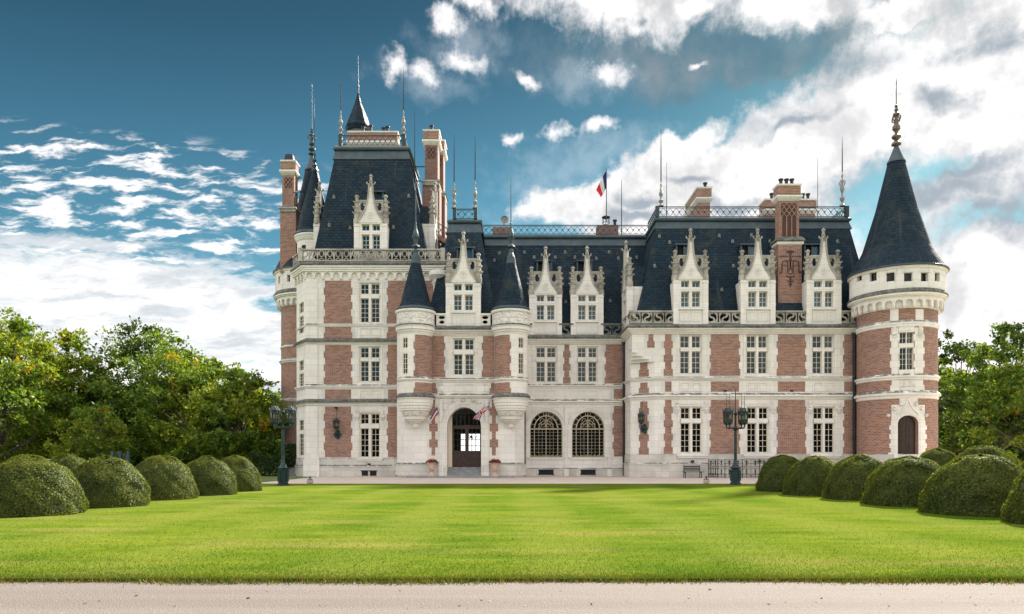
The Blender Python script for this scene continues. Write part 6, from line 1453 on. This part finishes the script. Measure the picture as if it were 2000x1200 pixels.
# pale iron gate piece seen under the small tree
gt = thing('garden_gate', 'grey iron gate half hidden under the small yellow green tree', 'gate', (X(235, 50), 50, 0))
for x in (-.55, .0, .55): MB().box(x - .09, x + .09, -.09, .09, 0, 1.95).build('gate_post', LEAD, gt, inv=False)
m = MB()
for k in range(9): m.tube((-.5 + k * .125, 0, .15), (-.5 + k * .125, 0, 1.75), .018, n=4)
for z in (.3, 1.1, 1.7): m.box(-.5, .5, -.02, .02, z - .025, z + .025)
m.build('gate_bars', LEAD, gt, inv=False)

# ================================================================== topiary, hedges, trees, grass
def dome_pts(n, r, h, seed):
    """points and normals on a clipped dome with steep skirts and a lumpy surface"""
    t = rng.uniform(0, 2 * math.pi, n); q = rng.uniform(0, 1, n) ** .78
    a = q * 1.62; e = .96
    rr = r * np.sin(np.minimum(a, math.pi / 2)) ** e * np.where(a > math.pi / 2, 1 - (a - math.pi / 2) * 1.2, 1); z = h * np.maximum(.02, np.cos(np.minimum(a, math.pi / 2 - .02))) ** .94
    z = np.where(a > math.pi / 2, .02 + .03 * rng.uniform(0, 1, n), z)
    lump = 1 + .022 * np.sin(5 * t + 2 * seed + 6 * z) + .02 * np.sin(9 * t - 7 * z + seed) + .014 * np.sin(15 * t + 13 * z)
    p = np.stack([rr * lump * np.cos(t), rr * lump * np.sin(t), z * (1 + .02 * np.sin(4 * t + seed) + .012 * np.sin(11 * rr + seed))], 1)
    nn = np.stack([np.cos(t) * np.sin(a) / r, np.sin(t) * np.sin(a) / r, np.cos(np.minimum(a, 1.5)) / h], 1); return p, nn
def topiary(label, r=1.2, h=1.53, seed=0, group='clipped dome bushes'):
    t = thing('dome_bush', label, 'topiary bush', (0, 0, .02), 0, group)
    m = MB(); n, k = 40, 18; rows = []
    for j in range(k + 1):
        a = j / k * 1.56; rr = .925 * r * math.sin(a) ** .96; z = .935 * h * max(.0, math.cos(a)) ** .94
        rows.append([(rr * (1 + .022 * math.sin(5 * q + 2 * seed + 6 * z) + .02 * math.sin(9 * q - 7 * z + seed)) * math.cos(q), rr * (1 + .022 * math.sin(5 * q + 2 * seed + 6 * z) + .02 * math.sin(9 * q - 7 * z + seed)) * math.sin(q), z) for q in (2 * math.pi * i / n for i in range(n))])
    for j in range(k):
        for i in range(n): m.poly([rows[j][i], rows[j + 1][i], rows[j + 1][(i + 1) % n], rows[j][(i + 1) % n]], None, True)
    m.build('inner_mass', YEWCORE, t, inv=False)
    p, nn = dome_pts(46000, r, h, seed)
    hol = np.sin(p[:, 0] * 4.1 + seed * 2) * np.sin(p[:, 1] * 3.7 - seed) * np.sin(p[:, 2] * 5.3 + seed) + rng.normal(0, .12, len(p)); sink = np.clip((-hol - .30) * .5, 0, .075)[:, None]   # hollow patches
    p = p - nn / np.linalg.norm(nn, axis=1, keepdims=True) * sink + nn / np.linalg.norm(nn, axis=1, keepdims=True) * rng.uniform(-.035, .03, (len(p), 1))
    p[:, 2] = np.maximum(p[:, 2], .01)
    leaves('clipped_foliage', p, rng.uniform(.013, .030, len(p)), YEW, t, nn, .78, inv=False)
    return t
protos = [topiary('x', 1.2, 1.53, s) for s in (0, 1.7, 3.1)]; used = [False] * 3
def bush(label, x, y, r=1.2, h=1.53, k=0, rz=0.0):
    if not used[k]: o = protos[k]; used[k] = True
    else: o = copy_tree(protos[k])
    o.location = (x, y, .025); o.rotation_euler = (0, 0, rz); o.scale = (r / 1.2, r / 1.2, h / 1.53); o['label'] = label
for i, a in enumerate([
    ('nearest dome bush of the left row, cut by the left edge of the photo', -12.85, 19.1, 1.28, 1.50),
    ('second dome bush from the front in the left row', -12.62, 22.3, 1.22, 1.50),
    ('middle dome bush of the left row', -12.72, 26.0, 1.19, 1.54),
    ('fourth dome bush from the front in the left row', -12.30, 28.9, 1.14, 1.51),
    ('farthest dome bush of the left row, beside the left lamp post', -12.35, 32.0, 1.10, 1.55),
    ('dome bush just behind the nearest one on the left, only its crown showing', -16.5, 24.4, 1.30, 1.56),
    ('small dome bush top seen between the two nearest left bushes', -18.1, 29.2, 1.05, 1.60),
    ('farthest dome bush of the right row, nearest the iron railing', 12.06, 31.9, 1.12, 1.56),
    ('second farthest dome bush of the right row', 12.15, 28.7, 1.20, 1.53),
    ('third dome bush from the far end of the right row', 12.55, 25.9, 1.18, 1.54),
    ('wide dome bush of the right row with a second dome touching its right side', 12.62, 22.75, 1.34, 1.49),
    ('largest nearest whole dome bush on the right side of the lawn', 12.62, 19.3, 1.42, 1.55),
    ('dome bush in the right foreground cut by the right edge of the photo', 12.75, 16.2, 1.34, 1.55),
    ('dome bush in front of the round tower, its crown below the brown door', 16.9, 28.5, 1.10, 1.80),
    ('broad dome bush rising behind the largest right bush', 16.5, 25.0, 1.36, 1.88),
    ('dome bush at the right edge behind the others, half cut off', 16.1, 21.4, 1.20, 1.62)]):
    bush(*a, k=i % 3, rz=rnd.uniform(0, 6.28))

def tree(label, x, y, height, rad, lm, lm2=None, mix=.0, crown0=.18, n=15000, ls=.17, name='tree', seed=None, clusters=70, autumn=0, group=None, open_=1.0, lean=0.0, trunk=.26, cat='tree'):
    r = np.random.default_rng(seed if seed is not None else int(abs(x * 31 + y * 7) * 10)); t = thing(name, label, cat, (x, y, -.05), 0, group)
    c0 = height * crown0; ch = height - c0
    C = []                                               # boughs: an uneven crown, fuller low, with stray ones outside
    while len(C) < clusters:
        p = r.normal(size=3); p /= np.linalg.norm(p); q = r.uniform(.25, 1.0) ** .5
        zz = min(.9, p[2] * q); w = (1.0 if zz < .15 else 1.0 - .32 * (zz - .15)) * (1.0 if zz > -.6 else .9)
        az_ = math.atan2(p[1], p[0]); lob = 1 + .13 * math.sin(3 * az_ + seed_(x)) + .10 * math.sin(5 * az_ - 2 * seed_(y) + 3 * zz)
        C.append((p[0] * q * rad * w * lob + lean * (zz + 1) * .5, p[1] * q * rad * w * lob, c0 + ch * .5 * (1 + zz * .97) * (1 + .05 * math.sin(4 * az_ + seed_(x)))))
    C = np.array(C); wd = r.uniform(.45, 1.25, len(C)); idx = r.choice(len(C), n, p=wd / wd.sum()); sz = r.uniform(.09, .25, len(C)) * rad * open_
    # each bough is a handful of sprays, each spray a handful of leaves
    K = 9; sp_ = r.normal(size=(len(C), K, 3)); sp_ /= np.linalg.norm(sp_, axis=2, keepdims=True); sp_ *= r.uniform(.35, 1.15, (len(C), K, 1)) * sz[:, None, None] * np.array([1.2, 1.2, .75])
    k_ = r.integers(0, K, n); pos = C[idx] + sp_[idx, k_] + r.normal(size=(n, 3)) * (sz[idx] * .26)[:, None] * np.array([1, 1, .7]); pos[:, 2] = np.maximum(pos[:, 2], .15)
    s = (.38 + 1.05 * r.uniform(0, 1, n) ** 1.4) * ls
    m = MB(); top = (lean * .6, 0, c0 + ch * .72)
    tp = [(0, 0, 0), (.06 * rad * math.sin(x), .03 * rad, height * .22), (.10 * rad * math.sin(x + 1) + lean * .2, .02, height * .48), top]
    m.path(tp, trunk, .05, 9); m.build('trunk', BARK, t, inv=False)
    m = MB()
    for k in range(min(26, len(C))):
        e = C[k]; h0 = c0 * .75 + (e[2] - c0) * r.uniform(.25, .6); b = (tp[2][0] * h0 / (height * .48), .02, h0); mid_ = tuple((np.array(b) * .45 + e * .55) + np.array([0, 0, -.25]))
        m.path([b, mid_, tuple(e)], trunk * .34, .025, 5)
    m.build('branches', BARK, t, inv=False)
    if lm2:
        pick = (np.sin(C[:, 0] * 1.3 + x) + np.sin(C[:, 2] * .9 + y) + r.normal(0, .6, len(C))) > np.quantile(np.sin(C[:, 0] * 1.3 + x) + np.sin(C[:, 2] * .9 + y), 1 - mix); sel = pick[idx]
    else: sel = np.zeros(n, bool)
    au = np.zeros(n, bool)
    if autumn: ac = r.choice(len(C), autumn, replace=False); au = np.isin(idx, ac) & (r.uniform(size=n) < .6)
    leaves('crown', pos[~sel & ~au], s[~sel & ~au], lm, t, inv=False)
    if sel.any(): leaves('crown_bough', pos[sel & ~au], s[sel & ~au], lm2, t, inv=False)
    if au.any(): leaves('autumn_leaves', pos[au], s[au], LEAF_A, t, inv=False)
    return t
def seed_(v): return (abs(v) * 1.37) % 6.28
TG = 'broad trees of the park'
tree('tall yellow green tree at the left edge of the photo', X(0, 62), 62, Z(606, 62), 5.6, LEAF_G, LEAF_Y, .45, .04, 26000, autumn=5, group=TG, clusters=150)
tree('mid green tree with a thin dark top, second from the left edge', X(125, 68), 68, Z(636, 68), 4.2, LEAF_G, LEAF_Y, .35, .05, 24000, autumn=3, group=TG, clusters=140)
tree('big rounded dark green tree in the middle of the left group', X(300, 71), 71, Z(632, 71), 6.4, LEAF_G, LEAF_D, .30, .05, 38000, clusters=230, autumn=2, group=TG)
tree('light green tree with orange sprays, right of the big rounded one', X(392, 66), 66, Z(680, 66), 4.8, LEAF_G, LEAF_Y, .5, .04, 26000, autumn=6, group=TG, clusters=150)
tree('sunlit yellow green tree nearest the house on the left', X(465, 62), 62, Z(728, 62), 4.2, LEAF_Y, LEAF_G, .35, .02, 26000, autumn=3, group=TG, clusters=150)
tree('loose green tree farthest right of the left group, against the pavilion', X(510, 72), 72, Z(752, 72), 3.2, LEAF_G, LEAF_Y, .4, .05, 13000, ls=.16, group=TG, clusters=80)
tree('small rounded yellow green tree standing alone in front of the left wood', X(186, 52), 52, Z(788, 52), 2.45, LEAF_Y, LEAF_G, .5, .06, 19000, ls=.10, autumn=2, clusters=120, group='small garden trees', name='small_tree', trunk=.12)
tree('dark tree filling the gap behind the small yellow tree', X(215, 80), 80, Z(745, 80), 6.2, LEAF_D, LEAF_G, .2, .03, 18000, ls=.21, group='dark trees behind', clusters=120)
tree('dark tree at the far left behind the tall yellow one', X(60, 80), 80, Z(710, 80), 6.2, LEAF_D, LEAF_G, .25, .03, 18000, ls=.21, group='dark trees behind', clusters=120)
tree('dark tree standing behind the orange sprayed tree', X(420, 82), 82, Z(745, 82), 6.0, LEAF_D, LEAF_G, .3, .03, 18000, ls=.21, group='dark trees behind', clusters=120)
tree('green tree directly right of the round tower', X(1862, 72), 72, Z(645, 72), 4.6, LEAF_G, LEAF_D, .35, .06, 17000, group=TG, open_=.9, clusters=110, seed=77)
tree('tallest open tree on the right with a sparse top', X(1950, 66), 66, Z(618, 66), 4.6, LEAF_G, LEAF_D, .35, .08, 17000, autumn=2, group=TG, open_=.85, clusters=110)
tree('green tree cut by the right edge of the photo', X(2030, 62), 62, Z(685, 62), 4.4, LEAF_G, LEAF_Y, .4, .04, 17000, autumn=2, group=TG, clusters=110)
tree('dark dense tree low behind the right trees', X(1905, 84), 84, Z(715, 84), 6.6, LEAF_D, LEAF_G, .25, .02, 18000, ls=.21, group='dark trees behind', clusters=120)
tree('dark dense tree at the right edge behind the green one', X(1990, 80), 80, Z(730, 80), 6.0, LEAF_D, LEAF_G, .25, .02, 18000, ls=.21, group='dark trees behind', clusters=120)
# dark undergrowth under the trees, hedges by the house
def mass(name, label, x0, x1, y0, y1, h, n, ls, mat, cat='hedge', kind=None, wob=.25):
    t = thing(name, label, cat, ((x0 + x1) / 2, (y0 + y1) / 2, 0)) if not kind else None
    p = rng.uniform(0, 1, (n, 3)); side = rng.integers(0, 3, n)
    xx = x0 + (x1 - x0) * p[:, 0]; yy = y0 + (y1 - y0) * p[:, 1]; top = h * (1 - wob + wob * (np.sin(xx * 1.1 + y0) * .5 + .5 * np.sin(xx * 2.7 + 1)))
    zz = top * p[:, 2]; yy = np.where(side == 0, y0 + rng.normal(0, .12, n), yy); zz = np.where(side == 1, top + rng.normal(0, .06, n), zz); pos = np.stack([xx, yy, np.maximum(zz, .03)], 1)
    if t: pos -= np.array([(x0 + x1) / 2, (y0 + y1) / 2, 0]); return leaves('foliage', pos, rng.uniform(.6, 1.2, n) * ls, mat, t, inv=False)
    o = leaves(name, pos, rng.uniform(.6, 1.2, n) * ls, mat, None); o['kind'] = kind; return o
mass('undergrowth', '', -75, -24, 84, 90, 6.5, 24000, .30, LEAF_D, kind='stuff')
mass('undergrowth', '', 46, 85, 86, 92, 7.0, 18000, .30, LEAF_D, kind='stuff')
mass('undergrowth', '', -60, -24, 74, 80, 2.4, 12000, .20, LEAF_D, kind='stuff')
mass('clipped_hedge', 'long dark hedge on the gravel behind the left lamp post', X(490, 57.5), X(560, 57.5), 57, 58.6, 1.9, 7000, .075, HEDGE, wob=.12)
mass('clipped_hedge', 'taller dark rounded hedge against the left corner of the pavilion', X(556, 59.8), X(594, 59.8), 59.0, 60.8, 2.55, 6500, .075, HEDGE, wob=.10)
# grass blades where the lawn is near enough to show them
def grass_pts(n, y0, y1, pw):
    y = y0 + (y1 - y0) * rng.uniform(0, 1, n) ** pw; x = rng.uniform(-1, 1, n) * (y * .76 + .5); return np.stack([x, y, np.full(n, .028)], 1)
def grass_mat():
    m, g, b = new_mat('grass_blade'); gi = geo(g); c = lawn_colour(g, gi.outputs['Position']); hs = g.n('ShaderNodeHueSaturation'); g.set(hs.inputs['Color'], c)
    g.set(hs.inputs['Value'], g.math('MULTIPLY_ADD', gi.outputs['Random Per Island'], .5, .85))
    d = g.n('ShaderNodeBsdfDiffuse'); t = g.n('ShaderNodeBsdfTranslucent'); g.nt.links.new(hs.outputs[0], d.inputs[0]); g.nt.links.new(hs.outputs[0], t.inputs[0])
    mx = g.n('ShaderNodeMixShader'); mx.inputs[0].default_value = .35; g.nt.links.new(d.outputs[0], mx.inputs[1]); g.nt.links.new(t.outputs[0], mx.inputs[2])
    g.nt.links.new(mx.outputs[0], g.nt.nodes['Material Output'].inputs[0]); return m
GR1 = grass_mat()
b = grass_pts(150000, 8.85, 30, 2.7); blades('grass', b, rng.uniform(.012, .032, len(b)), rng.uniform(.003, .006, len(b)), .010, GR1)
n = 26000; x = rng.uniform(-8.5, 8.5, n); b = np.stack([x, 8.84 + .06 * np.sin(x * .7) + .04 * np.sin(x * 2.3 + 1) + rng.normal(.09, .11, n), np.full(n, .0)], 1); blades('edge_grass', b, rng.uniform(.03, .075, n), rng.uniform(.004, .007, n), .022, leaf_mat('edge_blade', (.055, .085, .007), (.10, .115, .012), (.19, .15, .045), .25, 1.2))
# small stones and twigs on the road
n = 1500; y = 5.5 + 3.3 * rng.uniform(0, 1, n); x = rng.uniform(-1, 1, n) * (y * .78)
o = leaves('loose_stones', np.stack([x, y, np.full(n, .004)], 1), rng.uniform(.003, .009, n), plain('small_stone', (.26, .21, .17), .9, 0, (.50, .44, .39), 40), None, np.tile([[0, 0, 1.0]], (n, 1)), .8); o['kind'] = 'stuff'

# fallen leaves on the lawn and the road
n = 240; y = 7.4 + 26 * rng.uniform(0, 1, n) ** 1.8; x = rng.uniform(-1, 1, n) * (y * .76)
o = leaves('fallen_leaves', np.stack([x, y, np.where(y < 8.8, .006, .05)], 1), rng.uniform(.010, .026, n), leaf_mat('fallen_leaf', (.10, .06, .02), (.20, .12, .03), (.28, .19, .04), .15, 2), None, np.tile([[.0, 0, 1.0]], (n, 1)), .8); o['kind'] = 'stuff'
# the far side of the park, behind the camera, as the lower windows mirror it
mass('far_wood', '', -110, 110, -62, -46, 15.0, 30000, .75, LEAF_D, kind='stuff', wob=.35)
